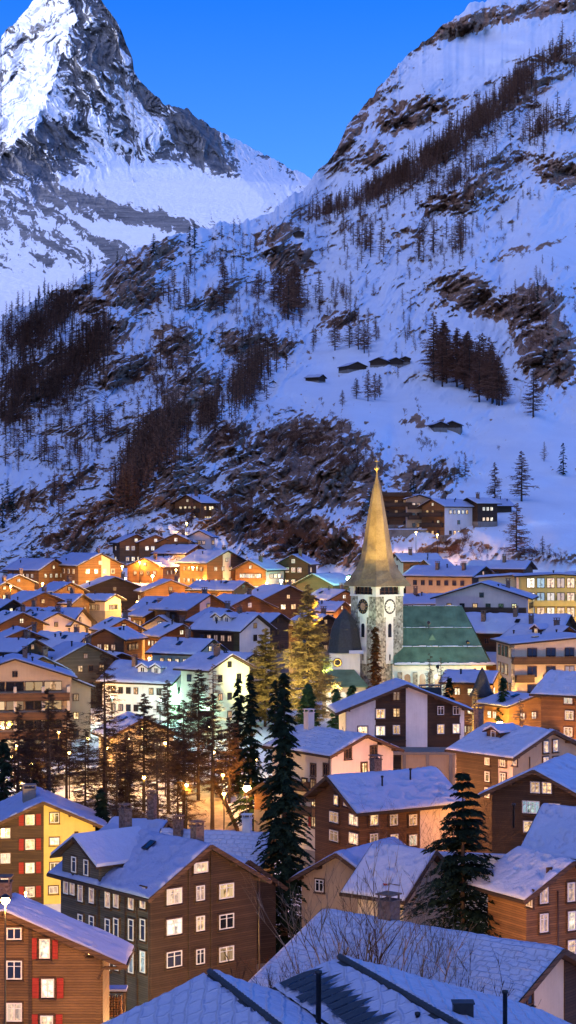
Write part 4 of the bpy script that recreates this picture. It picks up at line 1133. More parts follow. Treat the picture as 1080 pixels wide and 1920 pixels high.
# front blue roofs: one building with two parallel gabled roofs
def near_roofs():
    root = thing('house', 'nearest house with blue snow over its two parallel ridges', 'house', (0, 76, -37))
    for (ax, ay, bx, by, z, sl, lw, rw) in [(-3.5, 85, .6, 73, -20.0, .40, 7.2, 3.6), (2.5, 88, 8.0, 73, -20.0, .33, 3.5, 10.5)]:
        d = Vector((bx-ax, by-ay, 0)).normalized(); n = Vector((-d.y, d.x, 0))     # n points to the right of travel towards +x
        if n.x < 0: n = -n
        def pt(t, s_, dz=0):
            p = Vector((ax, ay, z))+d*t+n*s_; return Vector((p.x, p.y, z-abs(s_)*sl+dz))-root.location
        LL = (Vector((bx, by, 0))-Vector((ax, ay, 0))).length
        o = MB()
        for t0, t1 in ((0, LL),):
            for s0, s1 in ((-lw, 0), (0, rw)):
                a = [pt(t0, s0), pt(t1, s0), pt(t1, s1), pt(t0, s1)]; b = [p-Vector((0,0,.22)) for p in a]
                o.face(a); o.face(b[::-1])
                for i in range(4): o.face([a[i], b[i], b[(i+1)%4], a[(i+1)%4]])
        rf = o.build('roof', M['slate'], root)
        ns, nt_ = 90, 90
        T, S_ = np.meshgrid(np.linspace(0, LL, nt_), np.linspace(-lw, rw, ns), indexing='ij')
        th = .16+.05*fbm(T*.6+ax*3, S_*.8, 3, 9)+.02*np.sin(S_*11+fbm(T*.8, S_*.5, 2, 5)*3)+.015*fbm(T*3, S_*3, 2, 3)
        ridge = np.clip(np.abs(S_)/.22, 0, 1); ridge2 = np.clip((S_+.22)/.3, 0, 1)
        bare = ((S_ > -.35-.12*fbm(T*3, T*0, 2, 4)) & (S_ < .05))
        th = np.where(bare, -.03, th)
        th = th*np.clip(np.minimum(T, LL-T)/.15+.3, 0, 1)
        Pp = np.zeros(T.shape+(3,))
        Pp[..., 0] = ax+d.x*T+n.x*S_-root.location.x; Pp[..., 1] = ay+d.y*T+n.y*S_-root.location.y
        Pp[..., 2] = z-np.abs(S_)*sl+th+.02-root.location.z
        v = Pp.reshape(-1, 3); f = gridfaces(nt_, ns)
        me = fastmesh('roof_snow', v, f, [M['snowrib']], None, True); link(bpy.data.objects.new('roof_snow', me), rf)
        # ridge tiles
        k = MB(); m = int(LL/.42)
        for i in range(m):
            p = pt(i*LL/m, -.06, .06); q = pt((i+.92)*LL/m, -.06, .03); k.tube([p, q], [.17, .14], 8)
        k.build('ridge_tiles', M['slate'], rf)
        # gable walls at the back and the side walls
        g = MB()
        a = [pt(.5, -lw+.6, -.25), pt(.5, 0, -.25), pt(.5, rw-.6, -.25)]
        g.face([a[0], a[1], a[2], Vector((a[2].x, a[2].y, 0)), Vector((a[0].x, a[0].y, 0))])
        c = [pt(LL-.3, -lw+.6, -.25), pt(LL-.3, 0, -.25), pt(LL-.3, rw-.6, -.25)]
        g.face([c[0], c[1], c[2], Vector((c[2].x, c[2].y, 0)), Vector((c[0].x, c[0].y, 0))][::-1])
        for i in (0, 2): g.face([a[i], c[i], Vector((c[i].x, c[i].y, 0)), Vector((a[i].x, a[i].y, 0))])
        g.build('wall', M['md'], root)
        if ax > 0:
            def up(px, row, D, hh, r, nm='vent_pipe', box=None):
                p = P(px, row, D)-root.location; b = MB()
                if box: b.box(p.x-box/2, p.x+box/2, p.y-.3, p.y+.3, p.z-hh, p.z); b.box(p.x-box/2-.05, p.x+box/2+.05, p.y-.35, p.y+.35, p.z, p.z+.06)
                else: b.lathe([(r, -hh), (r, -.12), (r*1.35, -.12), (r*1.35, 0), (.02, .03)], 12, 0, p)
                b.build(nm, M['metal'], rf, smooth=not box)
            up(597, 1820, 80, 2.6, .12); up(868, 1880, 79, 1.2, 0, 'roof_hatch', .85); up(947, 1857, 79, 1.6, .10); up(358, 1892, 81, .9, .10); up(783, 1898, 77.5, .5, .09)
            # dark slate patch laid above the snow, its edge in long tongues
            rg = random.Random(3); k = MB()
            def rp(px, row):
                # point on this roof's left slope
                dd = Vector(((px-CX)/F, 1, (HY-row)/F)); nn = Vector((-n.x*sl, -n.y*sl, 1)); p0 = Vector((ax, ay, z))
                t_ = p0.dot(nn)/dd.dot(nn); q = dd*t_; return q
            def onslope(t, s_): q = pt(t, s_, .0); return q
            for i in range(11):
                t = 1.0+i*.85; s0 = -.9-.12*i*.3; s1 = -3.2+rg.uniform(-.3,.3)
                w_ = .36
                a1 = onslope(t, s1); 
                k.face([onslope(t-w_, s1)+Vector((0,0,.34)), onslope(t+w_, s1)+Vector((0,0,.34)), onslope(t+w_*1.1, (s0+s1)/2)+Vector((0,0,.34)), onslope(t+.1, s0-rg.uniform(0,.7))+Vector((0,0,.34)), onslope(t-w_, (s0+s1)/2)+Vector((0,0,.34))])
            k.build('dark_roof_patch', M['slate'], rf)
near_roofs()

# lavender tiled roof at the lower right
h = House(1024, 1766, 108, 50, 14.6, 15.5, 3, 3.4, 'long low house with a lavender snowed tile roof and a beige gable', name='house', cat='house', front='cr', side='dk', oe=1.1, og=1.2, snow='snowtile', H=8.5, sth=.16)
h.wpx('F', [(985,1867)], 1.25, 1.15, 'd', 'wood'); u, z = h.hit('F', 942, 1860); h.panel('F', -7.35, u, 0, 1, 'dk', 'gable', .07)
u, z = h.hit('F', 1057, 1860); h.panel('F', u, 7.35, 0, 1, 'dk', 'gable', .07)
h.chimney(.3, 11.6, 1.0, 1.1, 'brick'); h.skylight(-5.2, 7.0, 1.0, 1.3); h.skylight(-5.9, 4.2, .6, .5)

# wooden block with the big lavender roof right of centre
h = House(632, 1450, 188, -58, 8.2, 11.2, 5, 2.4, 'five-storey dark timber house with pale window frames and a pale end bay', name='house', cat='house', front='md', side='md', oe=1.3, og=1.3, H=13.6, top=.45)
h.wpx('F', [(632,1500),(650,1502)], .75, 1.0, 'ws'); h.wpx('F', [(628,1532),(665,1537)], 1.6, 1.1, 'sw'); h.wpx('F', [(628,1567),(665,1572)], 1.6, 1.1, 'sw'); h.wpx('F', [(665,1608)], 1.0, 1.1, 's')
h.wpx('R', [(700,1537),(737,1537),(773,1537)], .95, 1.1, 'wss'); h.wpx('R', [(700,1573),(738,1574),(773,1575)], .95, 1.1, 'swh'); h.wpx('R', [(700,1609),(737,1609)], .95, 1.1, 'ws')
u, z = h.hit('R', 787, 1550); h.panel('R', u, 11.3, 3, h.H, 'pk', 'flat', .06)
h.chimney(-.4, 5.0, .9, 1.3); h.vent(1.5, 8); h.vent(2.2, 4)
# pink house
h = House(680, 1372, 214, 36, 9.0, 11.5, 4, 1.8, 'pinkish white house with dark window frames and an L-shaped snow roof', name='house', cat='house', front='pk', side='cr', oe=.9, og=.9, snow='snowrib', H=12.4)
h.wpx('F', [(652,1412),(700,1409)], .9, 1.25, 'dd', 'wood'); h.wpx('F', [(682,1440),(700,1440)], .8, 1.25, 'wd', 'wood')
h.wpx('L', [(612,1443),(588,1443)], .9, 1.3, 'dd', 'wood'); h.wpx('L', [(612,1473),(588,1471),(572,1470)], .9, 1.3, 'wsw', 'wood'); h.wpx('L', [(612,1504),(590,1502)], .9, 1.3, 'sw', 'wood'); h.wpx('L', [(590,1540)], .9, 1.3, 'w', 'wood', shut='red')
h.balcony('L', 2.0, 8.5, 5.3, 1.1, 'dk'); h.balcony('L', 4.0, 10.5, 8.0, 1.1, 'dk')
h.chimney(-.6, 9.5, .9, 1.8, 'pk'); h.downpipe('L', .3)
# brown gabled house before the church
h = House(760, 1278, 236, 6, 15.2, 6.5, 3, 3.0, 'broad brown gable split by a white render strip, in front of the church', name='house', cat='house', front='dk', side='wh', oe=1.5, og=1.4, H=8.4)
h.wpx('F', [(743,1305),(743,1336)], .9, 1.15, 'sw', 'wood'); h.wpx('F', [(743,1368)], .9, 1.15, 'w'); h.wpx('F', [(826,1332),(855,1332)], .85, 1.1, 'dd'); h.wpx('F', [(826,1367),(855,1366)], .9, 1.2, 'wh')
u0, z = h.hit('F', 761, 1350); u1, z = h.hit('F', 801, 1350); h.panel('F', u0, u1, -2.6, 1, 'wh', 'gable', .08)
u0, z = h.hit('F', 862, 1350); h.panel('F', u0, 7.55, .9, 1, 'wh', 'gable', .06)
u0, z = h.hit('F', 704, 1350); h.panel('F', -7.55, u0, .9, 1, 'wh', 'gable', .06)
h.wpx('F', [(680,1370)], 1.2, 1.1, 'h'); h.wpx('F', [(713,1338),(713,1370)], 1.2, 1.2, 'wh'); h.balcony('F', -3.6, -.1, 3.6, 1.0, 'dk'); h.balcony('F', -3.6, -.1, .9, 1.0, 'dk')
h.chimney(3.6, 2.5, 2.6, .4, 'metal', 1.4)
# right: house half pink, half yellow
h = House(1028, 1364, 206, 38, 11.0, 9.0, 5, 2.3, 'tall house with brown, pink and ochre sides behind the wide spruce', name='house', cat='house', front='ta', side='pk', oe=.9, og=.9, snow='snow', H=13.8)
h.wpx('L', [(944,1427),(944,1459),(944,1492)], .85, 1.15, 'wsd'); h.wpx('L', [(966,1427)], .7, .9, 's'); h.wpx('L', [(915,1425),(915,1456),(915,1486)], .75, 1.1, 'www')
u0, z = h.hit('L', 934, 1430); h.panel('L', min(u0,8), 8.9, 1, h.H-.1, 'dk', 'flat', .06)
h.wpx('F', [(1022,1400),(1040,1398)], .75, 1.3, 'ww'); h.wpx('F', [(1022,1430),(1041,1430)], .8, 1.3, 'wh')
h.dormer(-1, 5.5, 2.2, .9, lit='d', out=.55); h.chimney(-1, 10, .8, 1.8, 'brick'); h.downpipe('F', -3)
# dark chalet at right
h = House(1006, 1436, 178, -22, 8.8, 12, 4, 2.2, 'dark chalet with a bright green-white window, roof snow facing right', front='dk', side='dk', oe=1.2, og=1.2, H=11)
h.wpx('F', [(1004,1476),(1026,1477)], .95, 1.1, 'ww'); h.wpx('F', [(996,1513)], 1.7, 1.2, 'c'); h.wpx('F', [(1040,1517)], 1.1, 1.1, 'w'); h.wpx('F', [(997,1550)], 1.6, 1.1, 'w'); h.wpx('F', [(990,1588)], 1.0, 1.1, 's')
h.balcony('F', -3.3, 2.0, 3.6, 1.1, 'md'); h.downpipe('R', .4)
# orange house at right
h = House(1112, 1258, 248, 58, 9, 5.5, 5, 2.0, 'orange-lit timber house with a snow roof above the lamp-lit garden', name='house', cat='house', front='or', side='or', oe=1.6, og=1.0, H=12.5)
h.wpx('L', [(1066,1311),(1068,1341),(1066,1372)], 1.2, 1.2, 'hws'); h.balcony('L', 2.8, 5.4, 6.5, 1.2, 'dk'); h.balcony('L', 2.8, 5.4, 3.7, 1.2, 'dk')
# purple roof at right edge
h = House(1116, 1512, 158, 58, 7.6, 4.2, 3, 2.7, 'house at the right edge under a smooth lavender roof with a thin stovepipe', name='house', cat='house', front='md', side='md', oe=1.2, og=.8, H=8, snow='snow')
h.wpx('L', [(1066,1608)], .8, .8, 'd'); h.vent(-2.3, 6.5, 1.9, .1)
# orange chalet bottom right
h = House(1058, 1604, 146, 30, 7.4, 5, 5, 2.0, 'tall orange-brown chalet with narrow lit windows, bluest roof beside the wide spruce', front='or', side='or', oe=1.2, og=1.3, H=14)
h.wpx('F', [(1018,1676),(1018,1730)], .8, 1.45, 'ss'); h.wpx('F', [(1069,1672),(1070,1726),(1070,1780)], .75, 1.5, 'whw'); h.wpx('L', [(995,1684)], .8, 1.3, 's')
u, z = h.hit('F', 1044, 1700); h.downpipe('F', u); u, z = h.hit('F', 1029, 1650); h.window('F', u, z, .35, .9, 'd', 'wood')
# left of the wide spruce
h = House(800, 1588, 160, 54, 7.4, 4.6, 3, 2.6, 'low pale house under a lavender hipped roof left of the wide spruce', name='house', cat='house', front='cr', side='cr', oe=1.4, og=1.0, H=8.5, snow='snow')
h.wpx('L', [(740,1672),(700,1672)], 1.0, 1.1, 'sw', shut='red')
# roofs behind the chalet with the bays
h = House(462, 1606, 166, 30, 6, 7, 3, 2.2, 'low annex with a mottled lavender tile roof beside the bay-fronted chalet', name='house', cat='house', front='dk', oe=.9, og=.5, snow='snowtile', H=8, sth=.12)
h = House(500, 1556, 178, 76, 6, 10, 3, 2.3, 'long building with dimpled blue snow on its tiles behind the bay-fronted chalet', name='house', cat='house', front='dk', oe=.8, og=.6, snow='snowtile', H=8, sth=.14)
h.chimney(-1.0, 8.5, .8, 1.6, 'brick'); h.chimney(0.2, 2.0, .8, 1.2, 'wh')
h = House(300, 1534, 186, 66, 5.0, 4.6, 3, 1.4, 'small house under a plain blue snow roof with a tall chimney', name='house', cat='house', front='dk', oe=.9, og=.9, H=8)
h.chimney(.2, 1.0, .75, 2.4, 'brick')
h = House(640, 1592, 168, -32, 8.4, 9, 4, 2.4, 'ochre house half hidden by the tallest spruce', name='house', cat='house', front='ta', side='or', oe=1.0, og=1.0, H=10.5)
h.wpx('F', [(600,1660)], .9, 1.1, 'd')
# ======================================================== the village behind
def cat_ok(n): return n == 'chalet'
def V(px, py, D, yaw, W, L, st, rise, label, front='md', side=None, nf=3, ns=3, lit='wdsdsw', fr='wood', name='chalet', bal=(), chim=((.3,.3),), shut=None, balr='dk', panel=None, pm='cr', dorm=(), skip=.1, wh=1.1, ww=.9, att=True, z0=1.1, **kw):
    kw.setdefault('top', .45); kw.setdefault('sth', .20)
    L = L*(.72 if abs(yaw) > 30 else .9); W = W*.95
    h = House(px, py, D, yaw, W, L, st, rise, label, name=name, cat=name.replace('_', ' '), front=front, side=side, **kw)
    nf += nf > 1 and wh < 1.5; ns += ns > 1
    h.grid('F', nf, None, ww, wh, lit, fr, shut, seed=int(px), skip=skip, z0=z0)
    if ns: h.grid('L' if yaw >= 0 else 'R', ns, None, ww, wh, lit, fr, shut, seed=int(py), skip=skip, z0=z0)
    if att and rise > 1.5: h.window('F', 0, h.H+.15, .8, .9, lit[0], fr)
    rg = random.Random(int(px*7+py))
    if not bal and st >= 3 and cat_ok(name) and rg.random() < .6: bal = (1,) if st == 3 else (1, 2)
    for k in bal: h.balcony('F', -W/2+.3, W/2-.3, .35+2.75*k+.2, 1.1, balr)
    for k in range(rg.randint(1, 3)): h.vent(rg.uniform(-.8, .8)*W/2, rg.uniform(.1, .9)*L, rg.uniform(.5, 1.0), .12)
    if D < 420 and rg.random() < .6: h.skylight((-1 if yaw >= 0 else 1)*rg.uniform(.3, .6)*W/2, rg.uniform(.3, .7)*L)
    for x, y in chim: h.chimney(x*W/2, y*L, .7, 1.3)
    if panel: h.panel('F', panel[0]*W/2, panel[1]*W/2, .2, 1, pm, 'gable', .06)
    for sd, y, lt in dorm: h.dormer(sd, y*L, 1.7, 1.0, lit=lt, mat=front)
    return h
W_ = 'wwhwsd'      # mostly lit
# --- left block, front to back
h = V(28,1232,268,10,17,12,5,2.6,'wide hotel with rows of balconies behind the bare larches','ta','ta',4,3,lit='dsdw',fr='wood',name='hotel',bal=(0,1,2,3,4),balr='md',chim=((.2,.5),),H=14.6,ww=2.6,wh=1.4,z0=1.75)
for u in (-7.9,-4.0,0,4.0,7.6): h.panel('F', u-.22, u+.22, .2, 13.4, 'cr', 'flat', 1.0, 'balcony_pier')
V(118,1262,280,20,9,9,4,1.8,'tan annex behind the balconied hotel','ta',None,2,2,lit='dsw',name='house',chim=())
h = V(350,1240,300,66,12,17,4,2.6,'long white building with rows of small dark windows','wh','wh',2,6,lit='ddds',fr='none',name='house',chim=((-.3,.7),),ww=.8,dorm=((-1,.3,'d'),(-1,.5,'d')))
V(268,1342,252,20,9,8,3,2.2,'yellow-lit low gable among the bare larches','cr',None,2,2,lit='wh',name='house',chim=())
V(430,1224,282,46,9,8.5,4,1.9,'pale green rendered house with a lone chimney','gn','gn',2,2,lit='dds',name='house',chim=((-.2,.3),),fr='none',skip=.3)
V(470,1222,298,50,8,9,3,1.6,'low blue-roofed house behind the pale green house','cr','cr',1,2,lit='ds',name='house',chim=())
V(393,1196,305,58,8.5,12,3,1.9,'house with a green-lit wall under a plain blue roof','pk','gn',1,3,lit='hww',name='house',chim=((0,.5),),ww=.8)
V(160,1204,305,34,11,9,4,2.4,'dark gable lit faintly green below the blue roofs','gy','dk',3,2,lit='sdw')
V(160,1184,322,64,9,12,3,2.2,'pinkish house with brightly lit ground windows','pk','cr',2,3,lit='hwd',name='house')
V(45,1177,322,16,15,10,3,3.0,'wide dark chalet with three lit windows in a row','dk','dk',4,2,lit='wssw')
V(78,1228,292,24,8,7,3,1.9,'honey-brown chalet behind the hotel roof','or','md',2,2,lit='ws')
V(20,1224,300,-30,9,8,3,1.9,'brown chalet right behind the hotel ridge','md','md',2,2,lit='sd')
V(225,1222,312,30,10,8,2,1.7,'low dark house with a starlike lit window above the white building','dk','dk',2,2,lit='sd',chim=())
V(105,1146,345,38,13,11,3,2.6,'pink-walled chalet with a half-snowed roof','pk','ta',3,2,lit='sdd')
V(150,1138,352,72,11,17,3,2.6,'long pink house with three little dormers','pk','pk',3,7,lit='sdsd',name='house',dorm=((-1,.3,'d'),(-1,.5,'d'),(-1,.7,'d')),chim=((.1,.2),(.1,.8)))
V(20,1122,355,52,11,11,3,2.4,'dark chalet at the edge with a cold blue roof','dk','md',2,3,lit='hsd')
V(80,1108,372,40,12,10,3,2.2,'chalet with a sky-blue roof over dark boards','md','dk',2,2,lit='wds')
V(300,1152,340,-14,7,7,3,1.9,'arched-window gable house with lit panes','cr','ta',2,2,lit='hh',name='house')
V(340,1168,328,28,8,8,2,1.8,'brown chalet in front of the arched-window house','md','md',3,2,lit='hhw')
V(390,1112,342,46,11,12,4,2.5,'brown chalet with a white render strip and royal-blue roof','md','dk',3,3,lit='sdd',panel=(-.4,.1),pm='pk')
V(330,1118,362,54,9,10,3,2.2,'blue-roofed house behind the chalet with the white strip','md','cr',2,3,lit='sdw')
h = V(478,1150,312,52,8.5,14,3,2.2,'dark long chalet ending in a round-topped white wall','wh','dk',1,4,lit='sds',chim=((.2,.4),),dorm=((-1,.4,'d'),(-1,.62,'d')))
V(520,1148,330,58,8,12,2,1.6,'low house with royal-blue snow before the golden larch','md','md',2,3,lit='ds',chim=())
V(540,1096,378,32,13,12,4,2.6,'deep brown gable with paired lit windows','dk','md',3,2,lit='wsh',ww=1.2)
V(468,1114,366,36,12,12,3,2.3,'reddish brown chalet with white-framed attic panes','md','md',3,3,lit='wss',fr='white')
V(425,1030,432,36,11.5,16,4,2.6,'tall amber-lit chalet with a pale window tower','md','or',3,4,lit='hws',panel=(-.2,.2),pm='cr')
V(470,1048,428,-34,9,10,2,2.0,'low house whose whole ground floor glows','or','pk',4,2,lit='hhw',ww=1.3)
V(550,1038,432,-16,7.5,8,3,1.9,'small dark chalet beside the green-white lamp','dk','dk',2,2,lit='ws',fr='white')
V(590,1074,420,-44,12,11,2,2.2,'dark windowless barn under clean snow','dk','dk',1,0,lit='d',name='barn',chim=(),skip=1,att=False)
V(405,1096,410,40,9,9,2,1.8,'dark shed-like chalet with a lilac roof','dk','dk',2,2,lit='ds',chim=())
V(455,1088,400,56,8,16,2,1.6,'long low roof striped blue and lilac','dk','md',2,3,lit='ds',chim=())
V(645,1104,395,30,8,10,3,1.8,'orange-lit gable tucked behind the church tower','or','md',2,2,lit='hhh')
V(640,1126,380,62,8,12,2,1.6,'cobalt-blue roof in front of the orange-lit gable','md','cr',1,2,lit='hs',chim=())
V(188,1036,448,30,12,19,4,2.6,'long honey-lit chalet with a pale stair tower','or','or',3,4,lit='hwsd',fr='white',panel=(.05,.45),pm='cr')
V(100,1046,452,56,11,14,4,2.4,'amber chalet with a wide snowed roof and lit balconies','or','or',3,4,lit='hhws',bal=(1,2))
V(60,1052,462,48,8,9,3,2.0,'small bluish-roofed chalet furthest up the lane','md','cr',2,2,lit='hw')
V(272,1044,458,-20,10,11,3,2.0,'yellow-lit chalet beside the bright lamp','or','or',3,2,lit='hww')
V(215,1080,415,16,17,11,2,3.0,'broad dark barn-like chalet with two small lights','dk','dk',3,2,lit='sdd')
V(212,1112,385,60,6,8,1,1.0,'little flat-roofed shed with lilac snow','cr','cr',2,2,lit='sd',name='shed',chim=(),att=False)
V(320,1086,402,14,12,10,3,2.2,'yellow-lit gable above the lamp-lit yard','or','md',3,2,lit='whs')
V(150,1112,378,70,9,11,2,1.5,'blue-roofed house half hidden behind the shed','md','cr',2,3,lit='wd',name='house')
V(255,1000,478,18,9,9,2,1.9,'leftmost of the joined rust-brown chalets under the cliff','or','md',3,1,lit='hhw',fr='white')
V(292,1001,477,4,9,9,2,1.8,'middle one of the joined rust-brown chalets under the cliff','or','md',3,1,lit='hhw',fr='white')
V(330,999,476,-12,9,9,2,1.9,'rightmost of the joined rust-brown chalets under the cliff','or','md',3,2,lit='hws',fr='white')
V(374,993,478,-8,6,7,2,1.4,'small pale house at the end of the joined chalets','pk','pk',2,2,lit='ws',name='house',chim=())
V(352,926,510,-36,9.5,9.5,2,2.0,'lone glowing chalet perched on the rocks','or','or',3,3,lit='hhw',bal=(1,))
V(318,1042,468,40,8,9,3,1.8,'small chalet with bright stacked balconies','cr','md',2,2,lit='hh')
V(368,1020,470,52,9,14,3,1.9,'long snow roof behind the amber-lit chalet','md','cr',2,4,lit='hhs')
V(8,1090,430,40,8,9,2,1.7,'low roofed house at the far left foot of the slope','md','cr',2,2,lit='hd')
V(40,1146,340,30,9,9,3,1.9,'brown chalet with a lit stair window at the edge','md','md',2,2,lit='hs')
# --- right block
V(735,924,505,-20,13,14,3,.6,'flat-roofed brown flats on the slope behind the spire','md','pk',3,2,lit='dssd',name='apartment_block',bal=(1,2,3),chim=(),att=False)
V(785,926,503,8,7,12,3,1.0,'narrow balconied flats next to the spire','ta','pk',2,1,lit='ds',name='apartment_block',bal=(1,2),chim=(),att=False)
h = V(812,934,498,-52,9.5,14,3,1.8,'white and brown chalet with lit balconies on the slope','or','wh',2,4,lit='hwds',bal=(1,2),chim=((-.3,.5),),shut=None)
V(880,932,502,-60,8,9,2,1.3,'dark wing with two lit windows beside the white chalet','dk','dk',1,2,lit='hw')
V(915,934,520,-66,6.5,8,1,1.6,'small dark barn at the edge of the snowfield','dk','dk',0 or 1,0,lit='d',name='barn',chim=(),skip=1,att=False)
V(745,1036,440,-72,8,13,3,1.6,'green-lit house with an orange wall and one bright window','gn','or',1,3,lit='dhd',name='house')
V(800,1048,430,-60,5,7,2,1.3,'little blue-grey roof beside the green-lit house','dk','dk',1,1,lit='d',chim=())
V(735,1078,405,-80,8,12,3,1.4,'house stacked with two blue roof steps behind the nave','dk','dk',1,3,lit='dds',chim=((.4,.3),))
V(748,1112,375,-76,8,15,2,1.6,'low house with a row of orange windows behind the nave','md','md',1,5,lit='hwhs',chim=((.2,.3),))
V(905,1060,392,56,10,22,2,1.8,'very long lilac roof behind the pink balconied hotel','dk','ta',2,6,lit='sd',name='house',chim=((-.5,.2),(-.5,.6)))
V(990,1050,420,66,8,18,2,1.5,'upper long roof at the foot of the snowfield','md','dk',2,4,lit='ds',chim=((-.3,.4),))
h = V(903,1090,335,-12,17.5,14,4,2.6,'pink gabled hotel with dark full-width balconies and a yellow flank','pk','yl',5,3,lit='ddsdw',name='hotel',bal=(1,2,3),chim=((.5,.5),),fr='none')
V(962,1076,362,-8,14,12,4,.5,'pale green flat-roofed block','gn','gn',2,1,lit='dd',name='apartment_block',chim=(),att=False,skip=.6,fr='none')
V(1042,1074,350,-4,14.5,10,4,.4,'yellow glass-fronted block with white lower storey','yl','wh',6,1,lit='hwwc',name='apartment_block',chim=(),att=False,bal=(2,),balr='yl',wh=1.9,ww=1.5,skip=0)
V(1110,1070,352,-4,8,10,4,.4,'pale block cut by the right edge','wh','wh',2,1,lit='dc',name='apartment_block',chim=(),att=False)
V(948,1156,336,62,9,13,2,1.6,'cobalt roof with a dark dormer beside the hotel','dk','dk',1,3,lit='ds',chim=((.2,.3),),dorm=((-1,.5,'d'),))
V(985,1180,322,50,12,18,3,3.0,'dark chalet with a huge cobalt roof and one bright attic pane','dk','dk',3,4,lit='sdw',chim=((-.5,.4),),snowend=True)
V(1062,1150,318,66,12,24,3,2.8,'rear cobalt roofs above the big cream hotel','dk','dk',2,5,lit='dds',chim=((-.6,.3),(-.2,.5),(-.5,.8)))
V(1060,1172,306,40,9,14,3,2.2,'cobalt roof with a pale dormer at the edge','dk','cr',2,3,lit='wd',dorm=((-1,.4,'w'),))
V(950,1222,314,58,8,9,2,1.4,'lilac lower roof under the cobalt roofs','md','md',1,3,lit='hwd',chim=())
h = V(1085,1192,284,6,21,14,6,.9,'big cream hotel with balconies on every floor','cr','cr',6,3,lit='dddsd',name='hotel',bal=(),chim=(),att=False,wh=1.7,ww=1.5,H=17,fr='wood',shut=None)
for k in (1,2,3,4):
    for u in (-9.9,-5.6,1.0,6.0): h.balcony('F', u, u+2.8, .55+2.75*k+.55-.55, 1.1, 'dk')
h.balcony('F', -10.4, 10.2, 14.3, 1.3, 'dk'); h.panel('F', -10.45, -9.95, .2, 16.5, 'st', 'flat', .1)
V(925,1256,276,70,6,9,3,1.2,'brown lamp-lit house wedged between turret and hotel','or','or',1,3,lit='hw',chim=())
V(1000,1300,262,30,9,7,2,1.2,'low garden house behind the brown and ochre house','or','or',2,2,lit='hw',chim=())
# little street shed by the lane
V(503,1462,224,-38,4.5,5,1,1.2,'small shed with a lilac roof beside the lane lamps','or','or',1,1,lit='w',name='shed',chim=(),att=False)
# hillside huts
def hut(px, py, w, label, group=None, d=0):
    p = hill_at(px, py+14); D = p.y-4; W = w/F*D
    h = House(px, py, D, d, W, W*1.1, 1, W*.2, label, name='log_hut', cat='hut', front='dk', H=14/F*D*.75, top=.3, oe=.5, og=.6, sth=.22, detail=False)
    h.window('F', W*.2, .9, .5, .5, 'd', 'wood')
hut(670,678,38,'largest log hut at the lower end of the row on the slope', d=24); hut(710,670,34,'middle log hut of the row on the slope', d=-20); hut(742,670,30,'uppermost log hut of the row on the slope', d=15)
hut(760,668,18,'tiny log shed ending the row of huts'); hut(604,702,26,'half-buried hut below and left of the row', d=60)
hut(826,790,26,'twin hut alone on the snowfield, its lower half', d=15); hut(848,789,30,'twin hut alone on the snowfield, its upper half', d=-12); hut(560,432,20,'far hut high on the shoulder')

